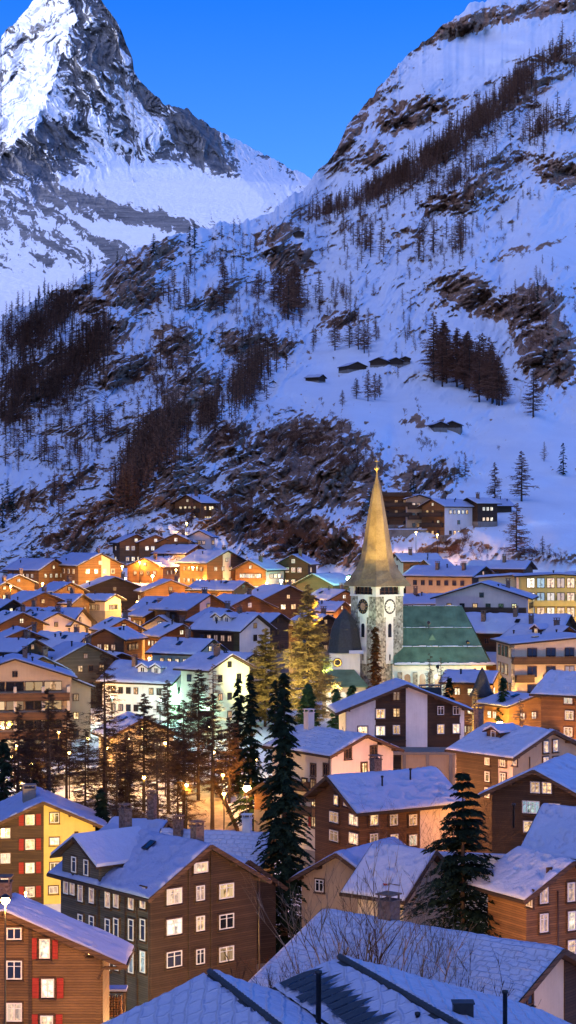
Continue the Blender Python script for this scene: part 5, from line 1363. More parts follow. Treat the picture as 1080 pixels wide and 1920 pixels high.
# ======================================================== the church
def church():
    D = 300.0; yaw = R(40)
    p = P(709, 1300, D); zb = -29.0
    z = lambda py: (HY-py)/F*D-zb
    root = thing('church', 'floodlit stone church with a tall pointed spire and green copper nave roof', 'church', (p.x, D, zb), 0)
    t = bpy.data.objects.new('tower', None); a = 3.0       # half width
    c, s = math.cos(yaw), math.sin(yaw)
    def rot(x, y): return (x*c-y*s, x*s+y*c)
    def boxr(mb, x0, x1, y0, y1, z0, z1, m=0):
        n = len(mb.v); mb.box(x0, x1, y0, y1, z0, z1, m)
        for i in range(n, n+8):
            v = mb.v[i]; q = rot(v[0], v[1]); mb.v[i] = (q[0], q[1]+a*1.35, v[2])
    zt = z(1119); zc = z(1098)
    mb = MB(); boxr(mb, -a, a, -a, a, -2, zt); mb.build('tower', M['st'], root)
    tower = root.children[-1] if root.children else None
    tower = [o for o in bpy.data.objects if o.parent == root and o.name.startswith('tower')][-1]
    mb = MB(); boxr(mb, -a-.12, a+.12, -a-.12, a+.12, zt, zt+.3); boxr(mb, -a-.25, a+.25, -a-.25, a+.25, zc-.25, zc); mb.build('cornice', M['wh'], tower)
    for x in (-1, 1):
        for y in (-1, 1):
            mb = MB(); x0 = x*(a-.35); y0 = y*(a-.35); boxr(mb, x0-.42, x0+.42, y0-.42, y0+.42, zt+.3, zc-.25); boxr(mb, x0-.55, x0+.55, y0-.55, y0+.55, zc-.5, zc-.252)
            mb.build('corner_pillar', M['wh'], tower)
    mb = MB(); boxr(mb, -a+.7, a-.7, -a+.7, a-.7, zt+.3, zc-.25); mb.build('bell_chamber', M['metal'], tower)
    for k in range(4):                                          # arched rails of the belfry
        mb = MB(); cc, ss = math.cos(k*math.pi/2), math.sin(k*math.pi/2)
        for i in range(5):
            u = -1.9+i*.95; x, y = u*cc+(a-.2)*ss, u*ss-(a-.2)*cc
            boxr(mb, x-.09, x+.09, y-.09, y+.09, zt+.3, zc-.25)
        boxr(mb, *( (-2.3, 2.3, -a+.12, -a+.28) if k == 0 else (-2.3, 2.3, a-.28, a-.12) if k == 2 else (a-.28, a-.12, -2.3, 2.3) if k == 1 else (-a+.12, -a+.28, -2.3, 2.3)), zt+.75, zt+.85)
        mb.build('belfry_screen', M['pipe'], tower)
    # spire: flared octagon-ish pyramid on a square foot
    prof = [(4.35, 1100),(3.75, 1086),(3.05, 1070),(2.50, 1050),(2.05, 1020),(1.62, 985),(1.15, 950),(.62, 915),(.22, 895),(.10, 884)]
    mb = MB(); rings = []
    for r, py in prof:
        ring = []
        k = min(1, max(0, (1100-py)/45))           # square below, octagon above
        for j in range(8):
            an = j*math.pi/4+math.pi/4; rr = r*(1.30 if j % 2 == 0 else (1.30/math.sqrt(2))*1.0)
            rr = rr*(1-k)+k*r*(1.10 if j % 2 == 0 else 1.02)
            x, y = rot(rr*math.cos(an), rr*math.sin(an)); ring.append((x, y+a*1.35, z(py)))
        rings.append(ring)
    for i in range(len(rings)-1):
        for j in range(8): mb.face([rings[i][j], rings[i][(j+1)%8], rings[i+1][(j+1)%8], rings[i+1][j]])
    mb.face(rings[0][::-1])
    sp = mb.build('spire', M['shingle'], tower)
    mb = MB(); zz = z(884)
    cx_, cy_ = 0, a*1.35
    mb.lathe([(.10,-.2),(.13,.3),(.42,.55),(.45,.75),(.12,1.0),(.06,1.3),(.05,2.3),(.02,2.4)], 10, 0, (cx_, cy_, zz)); mb.box(-.45,.45,cy_-.05,cy_+.05,zz+1.75,zz+1.87)
    mb.build('finial_cross', M['gilt'], sp, True)
    # white render strips, clocks and arched windows on the two visible faces
    for k, face in enumerate(('clock_face', 'clock_face')):
        def fp(u, zz, out):
            x, y = (u, -a-out) if k == 0 else (-a-out, u)
            q = rot(x, y); return Vector((q[0], q[1]+a*1.35, zz))
        def quad(mb, u0, u1, z0, z1, o, m=0):
            pts = [fp(u0,z0,o), fp(u1,z0,o), fp(u1,z1,o), fp(u0,z1,o)]
            mb.face(pts if k == 0 else pts[::-1], m)
            for i in range(4):
                j = (i+1) % 4; A = [(u0,z0),(u1,z0),(u1,z1),(u0,z1)]
                q = [fp(*A[i], 0), fp(*A[j], 0), fp(*A[j], o), fp(*A[i], o)]; mb.face(q if k == 0 else q[::-1], m)
        mb = MB(); quad(mb, -1.25, 1.25, z(1158), zt, .06); quad(mb, -.8, .8, z(1246), z(1158), .06)
        mb.build('render_strip', M['wh'], tower)
        def disc(mb, r0, r1, zc_, o, m=0, n=28):
            for i in range(n):
                a0, a1 = 2*math.pi*i/n, 2*math.pi*(i+1)/n
                pts = [fp(r0*math.cos(a0), zc_+r0*math.sin(a0), o), fp(r1*math.cos(a0), zc_+r1*math.sin(a0), o), fp(r1*math.cos(a1), zc_+r1*math.sin(a1), o), fp(r0*math.cos(a1), zc_+r0*math.sin(a1), o)]
                mb.face(pts if k == 0 else pts[::-1], m)
        zk = z(1138)
        mb = MB(); disc(mb, 0, 1.22, zk, .09)
        ck = mb.build('clock', M['clockdark'], tower)
        mb = MB(); disc(mb, 0.02, .98 if k == 0 else .62, zk, .11); mb.build('dial', M['dialpale' if k == 0 else 'dialred'], ck)
        mb = MB()
        for i in range(12):
            an = i*math.pi/6; u, w_ = math.sin(an), math.cos(an); r0, r1 = .80, 1.12
            tn = (w_*.06, -u*.06)
            pts = [fp(u*r0-tn[0], zk+w_*r0-tn[1], .13), fp(u*r0+tn[0], zk+w_*r0+tn[1], .13), fp(u*r1+tn[0], zk+w_*r1+tn[1], .13), fp(u*r1-tn[0], zk+w_*r1-tn[1], .13)]
            mb.face(pts); mb.face(pts[::-1])
        mb.build('clock_numerals', M['clockdark' if k == 0 else 'gilt'], ck); mb = MB()
        for an, r1, wd in ((R(200), .95, .05), (R(245), .62, .07)):
            u, w_ = math.sin(an), math.cos(an); tn = (w_*wd, -u*wd)
            pts = [fp(-tn[0], zk-tn[1], .15), fp(tn[0], zk+tn[1], .15), fp(u*r1+tn[0]*.4, zk+w_*r1+tn[1]*.4, .15), fp(u*r1-tn[0]*.4, zk+w_*r1-tn[1]*.4, .15)]
            mb.face(pts); mb.face(pts[::-1])
        mb.build('clock_hands', M['clockdark' if k == 0 else 'gilt'], ck)
        for (zl, zh, hw) in ((z(1196), z(1170), .38), (z(1240), z(1228), .14)):
            mb = MB(); n = 8; pts = [fp(-hw, zl, .09), fp(hw, zl, .09)]+[fp(hw*math.cos(math.pi*i/n), zh-hw+hw*math.sin(math.pi*i/n), .09) for i in range(n+1)]
            mb.face(pts if k == 0 else pts[::-1]); o = mb.build('arched_window', M['pane_d'], tower)
            mb = MB(); quad(mb, -hw-.25, hw+.25, zl-.14, zl, .18); mb.build('window_sill', M['wh'], o)
    # nave: long copper roof running to the side, away from the tower
    x0, x1 = P(757,0,D).x-p.x, P(905,0,D+6).x-p.x+.8
    def roofsheet(name, rows, mat='copper'):
        """rows: list of (xl, xr, y, z)"""
        mb = MB(); th = .12
        for i in range(len(rows)-1):
            A, B = rows[i], rows[i+1]
            pts = [(A[0],A[2],A[3]), (A[1],A[2],A[3]), (B[1],B[2],B[3]), (B[0],B[2],B[3])]
            mb.face(pts); mb.face([(x,y,zz-th) for x,y,zz in pts][::-1])
            for j in range(4):
                q, r_ = pts[j], pts[(j+1)%4]; mb.face([q, (q[0],q[1],q[2]-th), (r_[0],r_[1],r_[2]-th), r_])
        return mb.build(name, M[mat], root)
    ye = 1.0; yr = 10.5                  # eave and ridge depth relative to root
    zE, zR = z(1250)+.2, z(1153)+1.1
    n = 14; rows = []
    for i in range(n+1):
        f = i/n; rows.append((2.6, x1-f*3.8+(.3 if i == 0 else 0), ye+(yr-ye)*f, zE+(zR-zE)*f))
    rf = roofsheet('nave_roof', rows)
    # standing seams and the two snow-catching steps
    mb = MB()
    x = 3.0
    while x < x1-4:
        mb.bar((x, ye, zE+.04), (x, yr, zR+.04), .05, .06); x += .62
    mb.build('standing_seams', M['copper'], rf)
    for f, hh in ((.30, .16), (.62, .12), (.99, .10)):
        yy, zz = ye+(yr-ye)*f, zE+(zR-zE)*f
        mb = MB(); xx = 2.7; rg = random.Random(int(f*100))
        while xx < x1-f*3.8-.3:
            w_ = rg.uniform(.3, 1.1); mb.box(xx, min(xx+w_, x1-f*3.8-.1), yy-.25, yy+.02, zz+.02, zz+hh*rg.uniform(.6, 1.4)); xx += w_+rg.choice((0, 0, .15))
        mb.build('snow_on_snow_guard', M['snow'], rf)
    mb = MB(); rg = random.Random(9); xx = 2.7
    while xx < x1: w_ = rg.uniform(.2, .7); mb.box(xx, xx+w_, ye-.2, ye+rg.uniform(.5, 1.5), zE+.05, zE+rg.uniform(.3, .5)); xx += w_*.93
    mb.build('eave_snow', M['snow'], rf)
    # small roof vents
    q = MB(); xx, f = P(815,0,D).x-p.x, .5; yy, zz = ye+(yr-ye)*f, zE+(zR-zE)*f
    q.face([(xx-.8,yy-.9,zz-1.2),(xx+.8,yy-.9,zz-1.2),(xx,yy-.7,zz+.2)]); q.face([(xx-.8,yy-.9,zz-1.2),(xx,yy-.7,zz+.2),(xx,yy+1.4,zz+.3)]); q.face([(xx,yy-.7,zz+.2),(xx+.8,yy-.9,zz-1.2),(xx,yy+1.4,zz+.3)])
    q.build('roof_vent', M['copper'], rf)
    # back slope and hipped end
    mb = MB(); mb.face([(2.6,yr,zR),(x1-3.8,yr,zR),(x1,yr+9.5,zE),(2.6,yr+9.5,zE)][::-1]); mb.face([(x1-3.8,yr,zR),(x1+.3,ye,zE),(x1,yr+9.5,zE)]); mb.build('rear_roof', M['copper'], root)
    nw = MB(); nw.box(2.4, x1-.7, ye+.7, yr+9, -2, zE); nave = nw.build('nave_wall', M['wh'], root)
    for i in range(6):
        xx = 3.6+i*(x1-6)/5; b = MB(); b.box(xx-.35, xx+.35, ye-.1, ye+.7, -2, zE-1.2); b.build('buttress', M['st'], nave)
        if i < 5:
            q = MB(); hw = .5; xm = xx+(x1-6)/10; zl, zh = zE-5.2, zE-1.5
            pts = [(xm-hw, ye+.66, zl), (xm+hw, ye+.66, zl)]+[(xm+hw*math.cos(math.pi*i_/8), ye+.66, zh-hw+hw*math.sin(math.pi*i_/8)) for i_ in range(9)]
            q.face(pts); q.build('arched_window', M['pane_s'], nave)
    # choir roof left of the tower: dark domed roof, clock gable, skirt roof, lit wall
    xl, xr = P(608,0,D).x-p.x, P(664,0,D).x-p.x; xm = (xl+xr)/2+1.0
    pr = [(3.0, 1225),(2.7,1214),(2.5,1198),(2.2,1180),(1.6,1163),(.8,1152),(.12,1143)]
    mb = MB(); rings = [[(xm+r*1.05*math.cos(math.pi/4*j+.39), 3.2+r*math.sin(math.pi/4*j+.39), z(py)) for j in range(8)] for r, py in pr]
    for i in range(len(rings)-1):
        for j in range(8): mb.face([rings[i][j], rings[i][(j+1)%8], rings[i+1][(j+1)%8], rings[i+1][j]])
    mb.face(rings[0][::-1]); dm = mb.build('choir_roof', M['slate'], root)
    mb = MB(); mb.box(xm-2.5, xm+2.4, .9, 5.6, -2, z(1226)); cw = mb.build('choir_wall', M['wh'], root)
    mb = MB(); mb.box(xm+.6, xm+2.9, .2, .9, z(1226), z(1221)+.1); mb.build('eave_snow', M['snow'], dm)
    mb = MB()
    for i in range(24):
        a0, a1 = 2*math.pi*i/24, 2*math.pi*(i+1)/24; X = P(633,0,D).x-p.x
        mb.face([(X, .86, z(1243)), (X+.75*math.cos(a0), .86, z(1243)+.75*math.sin(a0)), (X+.75*math.cos(a1), .86, z(1243)+.75*math.sin(a1))])
    ck = mb.build('small_clock', M['clockdark'], cw)
    mb = MB()
    for i in range(24):
        a0, a1 = 2*math.pi*i/24, 2*math.pi*(i+1)/24
        mb.face([(X+.45*math.cos(a0), .84, z(1243)+.45*math.sin(a0)), (X+.62*math.cos(a0), .84, z(1243)+.62*math.sin(a0)), (X+.62*math.cos(a1), .84, z(1243)+.62*math.sin(a1)), (X+.45*math.cos(a1), .84, z(1243)+.45*math.sin(a1))])
    mb.build('dial_ring', M['gilt'], ck)
    xs0, xs1 = P(598,0,D-4).x-p.x, P(692,0,D-4).x-p.x
    rs = MB(); A = [(xs0,-3.4,z(1284)),(xs1,-3.4,z(1284)),(xs1-2.2,.9,z(1256)),(xs0+1.2,.9,z(1256))]
    rs.face(A); rs.face([(x,y,zz-.15) for x,y,zz in A][::-1])
    for j in range(4): q, r_ = A[j], A[(j+1)%4]; rs.face([q,(q[0],q[1],q[2]-.15),(r_[0],r_[1],r_[2]-.15),r_])
    rs.build('porch_roof', M['copper'], root)
    mb = MB(); mb.box(xs0+.6, xs1-.5, -2.8, .85, -2, z(1284)-.16); pw = mb.build('porch_wall', M['cr'], root)
    for i in range(3):
        q = MB(); xx = xs0+1.6+i*2.3; pts = [(xx-.45,-2.84,z(1330)),(xx+.45,-2.84,z(1330))]+[(xx+.45*math.cos(math.pi*j/8),-2.84,z(1300)+.45*math.sin(math.pi*j/8)) for j in range(9)]
        q.face(pts); q.build('arched_window', M['pane_h'], pw)
    return root, tower
t = NT('spire_shingles'); v = t.coord('Object'); n = t.noise(v, .45, 5); n2 = t.noise(v, 4, 4)
f = t.math('ADD', t.math('MULTIPLY', n, .7), t.math('MULTIPLY', n2, .3))
t.pbsdf(t.ramp(f, [(.35,(.17,.12,.05)),(.52,(.27,.20,.09)),(.7,(.36,.28,.14))]), .6, t.bump(n2, .4, .08), .3); M['shingle'] = t.mat
M['gilt'] = m_plain('gilded_metal', (.65,.42,.12), .35, .8)
M['clockdark'] = m_plain('dark_clock_disc', (.03,.025,.02), .5)
M['dialred'] = m_plain('reddish_dial', (.30,.17,.12), .6)
M['dialpale'] = m_plain('pale_dial', (.75,.70,.62), .6)
CH, TOWER = church()

# small round turret with a pointed roof by the church
p = P(904, 1300, 268); e = thing('turret', 'small round lamp-lit turret with a pointed dark roof', 'turret', (p.x, p.y, -31.5))
mb = MB(); mb.lathe([(1.45,-1),(1.45,8.3)], 20); mb.build('wall', M['yl'], e, True)
mb = MB(); mb.lathe([(1.9,8.1),(1.2,9.5),(.6,11.2),(.05,12.3)], 20); mb.build('roof', M['slate'], e, True)
# retaining wall with a parapet below the brown gabled house
e = thing('retaining_wall', 'warmly lit masonry retaining wall below the broad brown gable', 'wall', (P(820,0,226).x, 226, -36))
mb = MB(); mb.box(-4.3, 5.6, 0, 1.2, -1, 9.2-.0); mb.build('masonry', M['ta'], e)
mb = MB(); mb.box(-5.6, 6.2, -.25, 5, 9.202, 9.55); mb.build('coping', M['cn'], e)
for x in (-4.0, -1.2, 1.6, 4.4): mb = MB(); mb.box(x-.2, x+.2, -.3, 0, 3.5, 9.2); mb.build('pier', M['cn'], e)
# road wall under the hillside flats
p = P(800, 1000, 500); e = thing('retaining_wall', 'long low concrete wall under the flats on the slope', 'wall', (p.x, p.y, -7))
mb = MB(); mb.box(-13, 10, 0, .8, -3, 8.0); mb.build('masonry', M['cn'], e); mb = MB(); mb.box(-13.2, 10.2, -.2, 3, 8.003, 8.25); mb.build('coping', M['snow'], e)
# white garden wall right of the wide spruce
p = P(905, 1560, 165); e = thing('garden_wall', 'pale snow-topped garden wall behind the wide spruce', 'wall', (p.x, p.y, -37.6), R(-14))
mb = MB(); mb.box(-6, 3.8, 0, .5, -2, 9.0); mb.build('masonry', M['wh'], e); mb = MB(); mb.box(-6.05, 3.85, -.05, .55, 9.003, 9.25); mb.build('wall_snow', M['snow'], e)
# lane with rails and steps
mb = MB(); pts = [(352,1470,248),(395,1462,250),(452,1545,224),(350,1550,222)]
w0 = [P(a,1000,c) for a,b,c in pts]
mb = MB(); n = 10
G_ = [[None]*(n+1) for _ in range(n+1)]
for i in range(n+1):
    for j in range(n+1):
        a = w0[0].lerp(w0[1], i/n); b = w0[3].lerp(w0[2], i/n); q = a.lerp(b, j/n); G_[i][j] = (q.x, q.y, float(ground_z(q.x, q.y))+.45)
for i in range(n):
    for j in range(n): mb.face([G_[i][j+1], G_[i+1][j+1], G_[i+1][j], G_[i][j]])
o = mb.build('lane', m_plain('trodden_dirty_snow', (.34,.29,.22), .8, 0, .35, .8), smooth=True); o['kind'] = 'structure'; o['label'] = 'trodden snow lane lit yellow by the street lamps'
def fence(pts, label, hgt=1.1, mat='fasc', step=.28, name='fence'):
    """pts: (px, D)"""
    P0 = Vector((P(pts[0][0],0,pts[0][1]).x, pts[0][1], 0)); z0 = float(ground_z(P0.x, P0.y))
    e = thing(name, label, 'fence', (P0.x, P0.y, z0)); pk = MB(); rl = MB()
    for (a, Da), (b, Db) in zip(pts[:-1], pts[1:]):
        A = Vector((P(a,0,Da).x, Da, 0)); B = Vector((P(b,0,Db).x, Db, 0)); n = max(2, int((B-A).length/step)); prev = None
        for i in range(n+1):
            q = A.lerp(B, i/n); zz = float(ground_z(q.x, q.y))+.3; q = Vector((q.x-P0.x, q.y-P0.y, zz-z0))
            pk.box(q.x-.045, q.x+.045, q.y-.03, q.y+.03, q.z-.4, q.z+hgt)
            if prev is not None:
                for hh in (.3, .9): rl.bar(prev+Vector((0,.06,hh)), q+Vector((0,.06,hh)), .06, .1)
            prev = q
    pk.build('pickets', M[mat], e); rl.build('rails', M[mat], e)
fence([(396,250),(448,226)], 'dark railing down the far side of the lane', 1.2, 'fasc', .5)
fence([(455,222),(520,220)], 'honey-brown picket fence below the lane lamps', 1.2, 'or', .22)
fence([(930,270),(1000,262)], 'lit white paling fence beside the round turret', 1.6, 'white', .35)

# firewood rack beside the honey-brown chalet
p = P(212, 1868, 131); e = thing('firewood_rack', 'open rack of stacked firewood beside the honey-brown chalet', 'firewood rack', (p.x, p.y, -38.6))
mb = MB()
for x in (-.75, .75):
    for y in (0, .8): mb.box(x-.05, x+.05, y-.05, y+.05, 0, 6.4)
for z in (.5, 3.2, 4.7): mb.box(-.8, .8, -.05, .85, z-.05, z)
mb.build('frame', M['fasc'], e); mb = MB(); mb.box(-1.0, 1.0, -.3, 1.1, 6.4, 6.5, 0); mb.box(-.95, .95, -.25, 1.05, 6.504, 6.65, 1); mb.build('roof', [M['roofwood'], M['snow']], e)
mb = MB(); rg = random.Random(5)
for z0, z1 in ((.5, 2.7), (3.2, 4.4), (4.7, 6.0)):
    z = z0+.09
    while z < z1:
        x = -.62
        while x < .65: r = rg.uniform(.06, .1); mb.tube([(x, -.1+rg.uniform(-.05, .05), z), (x, .7, z)], [r, r], 7); x += .19
        z += .17
    mb.build('firewood', M['or'], e); mb = MB()

V(232,1158,332,22,7,8,3,1.7,'narrow amber house between the dormered pink house and the chalets','or','md',2,2,lit='hwd',name='house')
V(200,1176,316,-24,7,7,2,1.5,'low brown shed-roofed house under the dormered pink house','md','md',2,2,lit='ws',chim=())
V(300,1134,352,30,6.5,7,3,1.6,'small blue-roofed chalet above the arched-window house','dk','md',2,2,lit='sw')
V(425,1140,325,26,8,8,3,1.9,'small reddish chalet before the deep brown gable','md','dk',2,2,lit='sw')
V(60,1196,300,58,8,9,2,1.6,'low lilac-roofed house above the wide hotel','dk','md',2,2,lit='sw')
V(130,1090,400,40,8,8,3,1.7,'amber-walled chalet with glowing ground floor in the upper village','or','or',2,2,lit='hhw')
V(35,1076,436,24,8,8,3,1.7,'yellow-lit chalet at the upper village edge','or','cr',2,2,lit='hhw')
V(850,1066,412,-30,8,9,2,1.6,'small dark roof between the long lilac roof and the nave','dk','dk',2,2,lit='sd')
V(610,1150,345,38,8,9,2,1.7,'dark house at the foot of the choir roof','dk','dk',2,2,lit='sd')

def low_wall(a, Da, b, Db, hgt, label, mat='st'):
    A = Vector((P(a,0,Da).x, Da, 0)); B = Vector((P(b,0,Db).x, Db, 0)); z0 = float(ground_z(A.x, A.y))
    e = thing('terrace_wall', label, 'wall', (A.x, A.y, z0)); n = 8; mb = MB(); sn = MB()
    for i in range(n):
        p = A.lerp(B, i/n)-A; q = A.lerp(B, (i+1)/n)-A; zp = float(ground_z(p.x+A.x, p.y+A.y))-z0; zq = float(ground_z(q.x+A.x, q.y+A.y))-z0
        p.z = zp+hgt/2-.4; q.z = zq+hgt/2-.4; mb.bar(p, q, .5, hgt+.8); p.z = zp+hgt+.06; q.z = zq+hgt+.06; sn.bar(p, q, .6, .14)
    mb.build('masonry', M[mat], e); sn.build('wall_snow', M['gsnow'], e)
low_wall(20, 231, 190, 236, 1.5, 'low stone terrace wall in front of the lit snow terrace')
low_wall(190, 236, 330, 229, 1.3, 'low stone wall winding through the bare larches')
low_wall(60, 248, 240, 252, 1.6, 'stone wall along the road under the balconied hotel')
low_wall(340, 219, 470, 217, 2.2, 'dark retaining wall at the bottom of the lane', 'cn')
# ------------------------------------------------------------------ lamps
M['bulb'] = m_emit('lamp_globe_glow', (1,.62,.18), 26)
M['bulbg'] = m_emit('green_white_globe_glow', (.45,1,.75), 30)
def lamp(px, py, D, power, label, col=(1,.60,.20), r=.28, bulb='bulb', post=True, group=None):
    """street lamp whose globe is at the given place; its post stands on the ground"""
    p = P(px, py, D); zg = float(ground_z(p.x, D)); hgt = max(3.0, p.z-zg)
    e = thing('street_lamp', label, 'street lamp', (p.x, D, p.z-hgt), 0, group)
    mb = MB(); mb.tube([(0,0,0),(0,0,.5),(0,0,hgt-r)], [.11,.09,.05], 8); mb.build('post', M['metal'], e)
    mb = MB(); mb.lathe([(.05,hgt-r),(r*.7,hgt-r*.6),(r,hgt),(r*.7,hgt+r*.6),(.05,hgt+r)], 12); mb.build('globe', M[bulb], e, True)
    mb = MB(); mb.lathe([(r*1.25,hgt+r*.72),(r*.6,hgt+r*1.15),(.02,hgt+r*1.4)], 12); mb.build('cap', M['metal'], e, True)
    ld = bpy.data.lights.new('lamp_light', 'POINT'); ld.energy = power*LM; ld.color = col; ld.shadow_soft_size = .15
    lo = bpy.data.objects.new('lamp_light', ld); lo.location = (0,-.2,hgt-r*1.3-.12); link(lo, e)
    return e
L1 = (1,.47,.12); LY = (1,.56,.11); LO = (1,.42,.08); LM = 3.5; LG = (1,.46,.04)
lamp(463,1478,226,260,'brightest orange street lamp in front of the lane wall',LO,.50)
lamp(478,1425,236,300,'second orange street lamp, higher beside the dark spruces',LO,.28)
lamp(418,1453,238,300,'smaller lamp on the lane bend',LO,.2)
lamp(445,1362,250,900,'greenish-yellow lamp among the dark spruces',(1,.85,.35),.24)
lamp(937,1357,256,2600,'golden street lamp before the round turret',LY,.48)
lamp(955,1361,262,700,'second lamp of the yellow-lit garden',LY,.2)
lamp(10,1688,121,350,'blinding street lamp at the left edge above the big roof',LO,.3)
lamp(655,1085,408,1600,'green-white lamp left of the church spire',(.35,1,.8),.7,'bulbg')
lamp(527,1089,414,1300,'green lamp at the foot of the slope',(.3,1,.45),.34,'bulbg')
lamp(286,1080,430,1500,'yellow lamp beside the amber chalets',LY,.34)
lamp(229,1062,440,1100,'yellow lamp by the long honey-lit chalet',LY,.26)
lamp(258,1129,384,900,'pale yellow lamp over the yard',LY,.28)
lamp(632,1712,118,450,'small garden lamp behind the leafless shrubs',LY,.12)
lamp(22,1418,250,1500,'pinkish white lamp under the balconied hotel',(1,.72,.45),.26)
EXTRA = [ # px, D, metres above the ground, power, colour
 (110,255,6,360,LG),(165,250,6,260,LG),(60,236,6,150,LG),(240,246,7,400,LO),(310,244,7,230,LG),(400,238,7,200,LO),(30,252,5,600,LG),(350,225,7,200,LG),(200,240,7,180,LG),(270,228,7,160,LG),(130,242,6,150,LG),(420,225,6,200,LO),(390,255,7,320,LG),
 (160,296,5,500,L1),(60,310,5,500,L1),(200,335,5,600,L1),(300,335,5,700,LY),(120,365,5,700,L1),(40,372,5,600,L1),(240,372,5,900,LY),(340,372,5,700,LY),(420,345,5,600,L1),
 (80,425,5,1500,LY),(130,430,5,1500,LY),(180,425,5,1500,LY),(235,432,5,1100,LY),(330,445,5,900,L1),(400,415,5,1200,LO),(460,412,5,900,LO),(500,368,5,600,LO),(262,464,5,700,LO),(300,464,5,700,LO),(340,463,5,500,LO),(350,488,5,450,LY),
 (560,392,5,400,L1),(650,378,4,700,LO),(770,365,4,500,LO),(800,425,5,400,L1),(820,478,6,450,L1),(780,480,6,350,L1),(890,322,5,900,LO),(960,315,5,500,LY),(1040,338,5,1500,LY),(990,345,5,600,(.8,1,.5)),
 (960,280,5,1200,LY),(1010,272,5,1500,LY),(1050,270,6,1300,L1),(900,262,4,900,LY),(1075,235,5,1200,LO),(1000,240,4,900,LO),
 (30,345,5,600,L1),(90,332,5,600,L1),(150,340,5,600,LY),(215,350,5,700,LY),(280,330,5,600,L1),(330,322,5,500,L1),(385,332,5,600,L1),(450,345,5,600,LO),(520,350,5,500,LO),(60,392,5,900,LY),(200,398,5,900,LY),(300,392,5,900,LY),(360,388,5,900,LY),(430,380,5,700,LO),(480,390,5,700,LO),(540,372,5,500,LO),(20,420,5,900,LY),(375,440,5,1000,LO),(440,425,5,900,LO),(500,425,5,600,LO),(930,345,5,600,L1),(860,350,5,500,L1),(800,385,5,500,L1),(870,400,5,500,L1),(940,405,5,500,L1),(980,330,5,500,LY),(930,300,5,700,LO),(1010,300,5,600,LY),(770,425,5,500,L1),
 (390,285,5,380,(.6,1,.75)),(300,285,5,450,(.7,1,.85)),(210,288,5,400,(.7,1,.85)),(340,300,4,500,(.4,1,.5))]
NAMES = ['behind the bare larches','before the balconied hotel','under the tall larch','beside the snow terrace','at the yellow gable','in the larch grove','by the lane wall']
M['fix'] = M['metal']
_p = None
for i, (px, D, hh, pw, col) in enumerate(EXTRA):
    x, D = free_spot((px-CX)/F*D, D); px = CX+x/D*F; zg = float(ground_z(x, D))
    lamp(px, HY-(zg+hh)/D*F, D, pw, 'small street lamp glowing between the village houses', col, .23, 'bulbg' if col[0] < .9 else 'bulb', group='street lamps between the houses')
# unseen lamps added to light the near facades
NEAR = [ # px, row, D, power, colour: added out of sight below the fronts
 (205,1990,116,900,(1,.50,.11)),(40,2030,108,230,(1,.52,.16)),(300,1935,133,760,(1,.56,.20)),(400,1930,134,760,(1,.56,.20)),(160,1812,139,260,(.85,1,.6)),(175,1840,138,200,(.85,1,.6)),
 (48,1674,184,1400,LY),(150,1648,184,5200,(1,.62,.14)),(700,1650,172,620,L1),(770,1650,172,600,L1),(600,1650,180,420,L1),(740,1500,204,420,(1,.5,.3)),(800,1500,208,600,LO),(650,1490,203,350,(1,.55,.35)),
 (840,1520,196,700,LO),(940,1545,186,560,LO),(1040,1500,190,700,LY),(985,1625,165,420,L1),(1010,1840,126,600,LO),(1060,1850,124,500,LO),(1078,2090,98,800,L1),(820,1790,128,420,LO),(720,1760,134,330,L1),(640,1800,128,260,LO),(930,1790,130,420,LO),(560,1880,120,260,LO),(545,2010,102,330,(1,.6,.25))]
for i, (px, row, D, pw, col) in enumerate(NEAR):
    lamp(px, row, D, pw, 'added unseen lamp lighting the fronts of the nearest houses', col, .13, 'bulb', group='added lamps by the nearest houses')

# floodlights of the church
def flood(x, y, z, tx, ty, tz, pw, col, ang, label):
    e = thing('floodlight', label, 'floodlight', (x, y, z)); d = Vector((tx-x, ty-y, tz-z)).normalized()
    mb = MB(); b = -d*.35; mb.tube([b, -d*.05], [.22, .28], 10); mb.bar((0,0,-.9), (0,0,-.15), .08); mb.build('housing', M['metal'], e)
    ld = bpy.data.lights.new('flood_beam', 'SPOT'); ld.energy = pw*.95; ld.color = col; ld.spot_size = R(ang); ld.spot_blend = .6; ld.shadow_soft_size = .15
    lo = bpy.data.objects.new('flood_beam', ld); lo.location = d*.1; lo.rotation_euler = d.to_track_quat('-Z', 'Y').to_euler(); link(lo, e)
tx, ty = P(709,0,300).x, 304.0
flood(tx-9, 283, -22, tx-1, ty, -3, 5200, (.58,1,.45), 46, 'church floodlight on the porch side')
flood(tx+8, 281, -20, tx+1.5, ty, -4, 7500, (.95,1,.55), 46, 'church floodlight on the nave side')
flood(tx-12, 278, -16, tx, ty, 4, 46000, (1,.66,.12), 26, 'golden spire floodlight on the porch side')
flood(tx+12, 276, -16, tx, ty, 3, 34000, (1,.62,.10), 26, 'golden spire floodlight on the nave side')
flood(tx+10, 285, -24, tx+11, 303, -18, 3000, (.75,1,.8), 60, 'floodlight washing the nave wall')
flood(tx+6, 272, -13, tx+7, 306, -17, 6500, (.55,1,.6), 42, 'floodlight washing the copper roof')
flood(tx-7, 284, -24, tx-7, 298, -22, 2500, (1,.88,.5), 90, 'floodlight washing the porch')
flood(P(560,0,262).x, 262, -29, P(575,0,285).x, 285, -14, 60000, (1,.78,.32), 60, 'floodlight under the golden larch')
flood(P(520,0,268).x, 268, -29, P(500,0,290).x, 290, -16, 36000, (1,.78,.32), 60, 'floodlight under the smaller golden larch')
flood(P(560,0,250).x, 250, -30, P(578,0,262).x, 262, -25, 1500, (.6,1,.6), 60, 'green floodlight under the conifer')
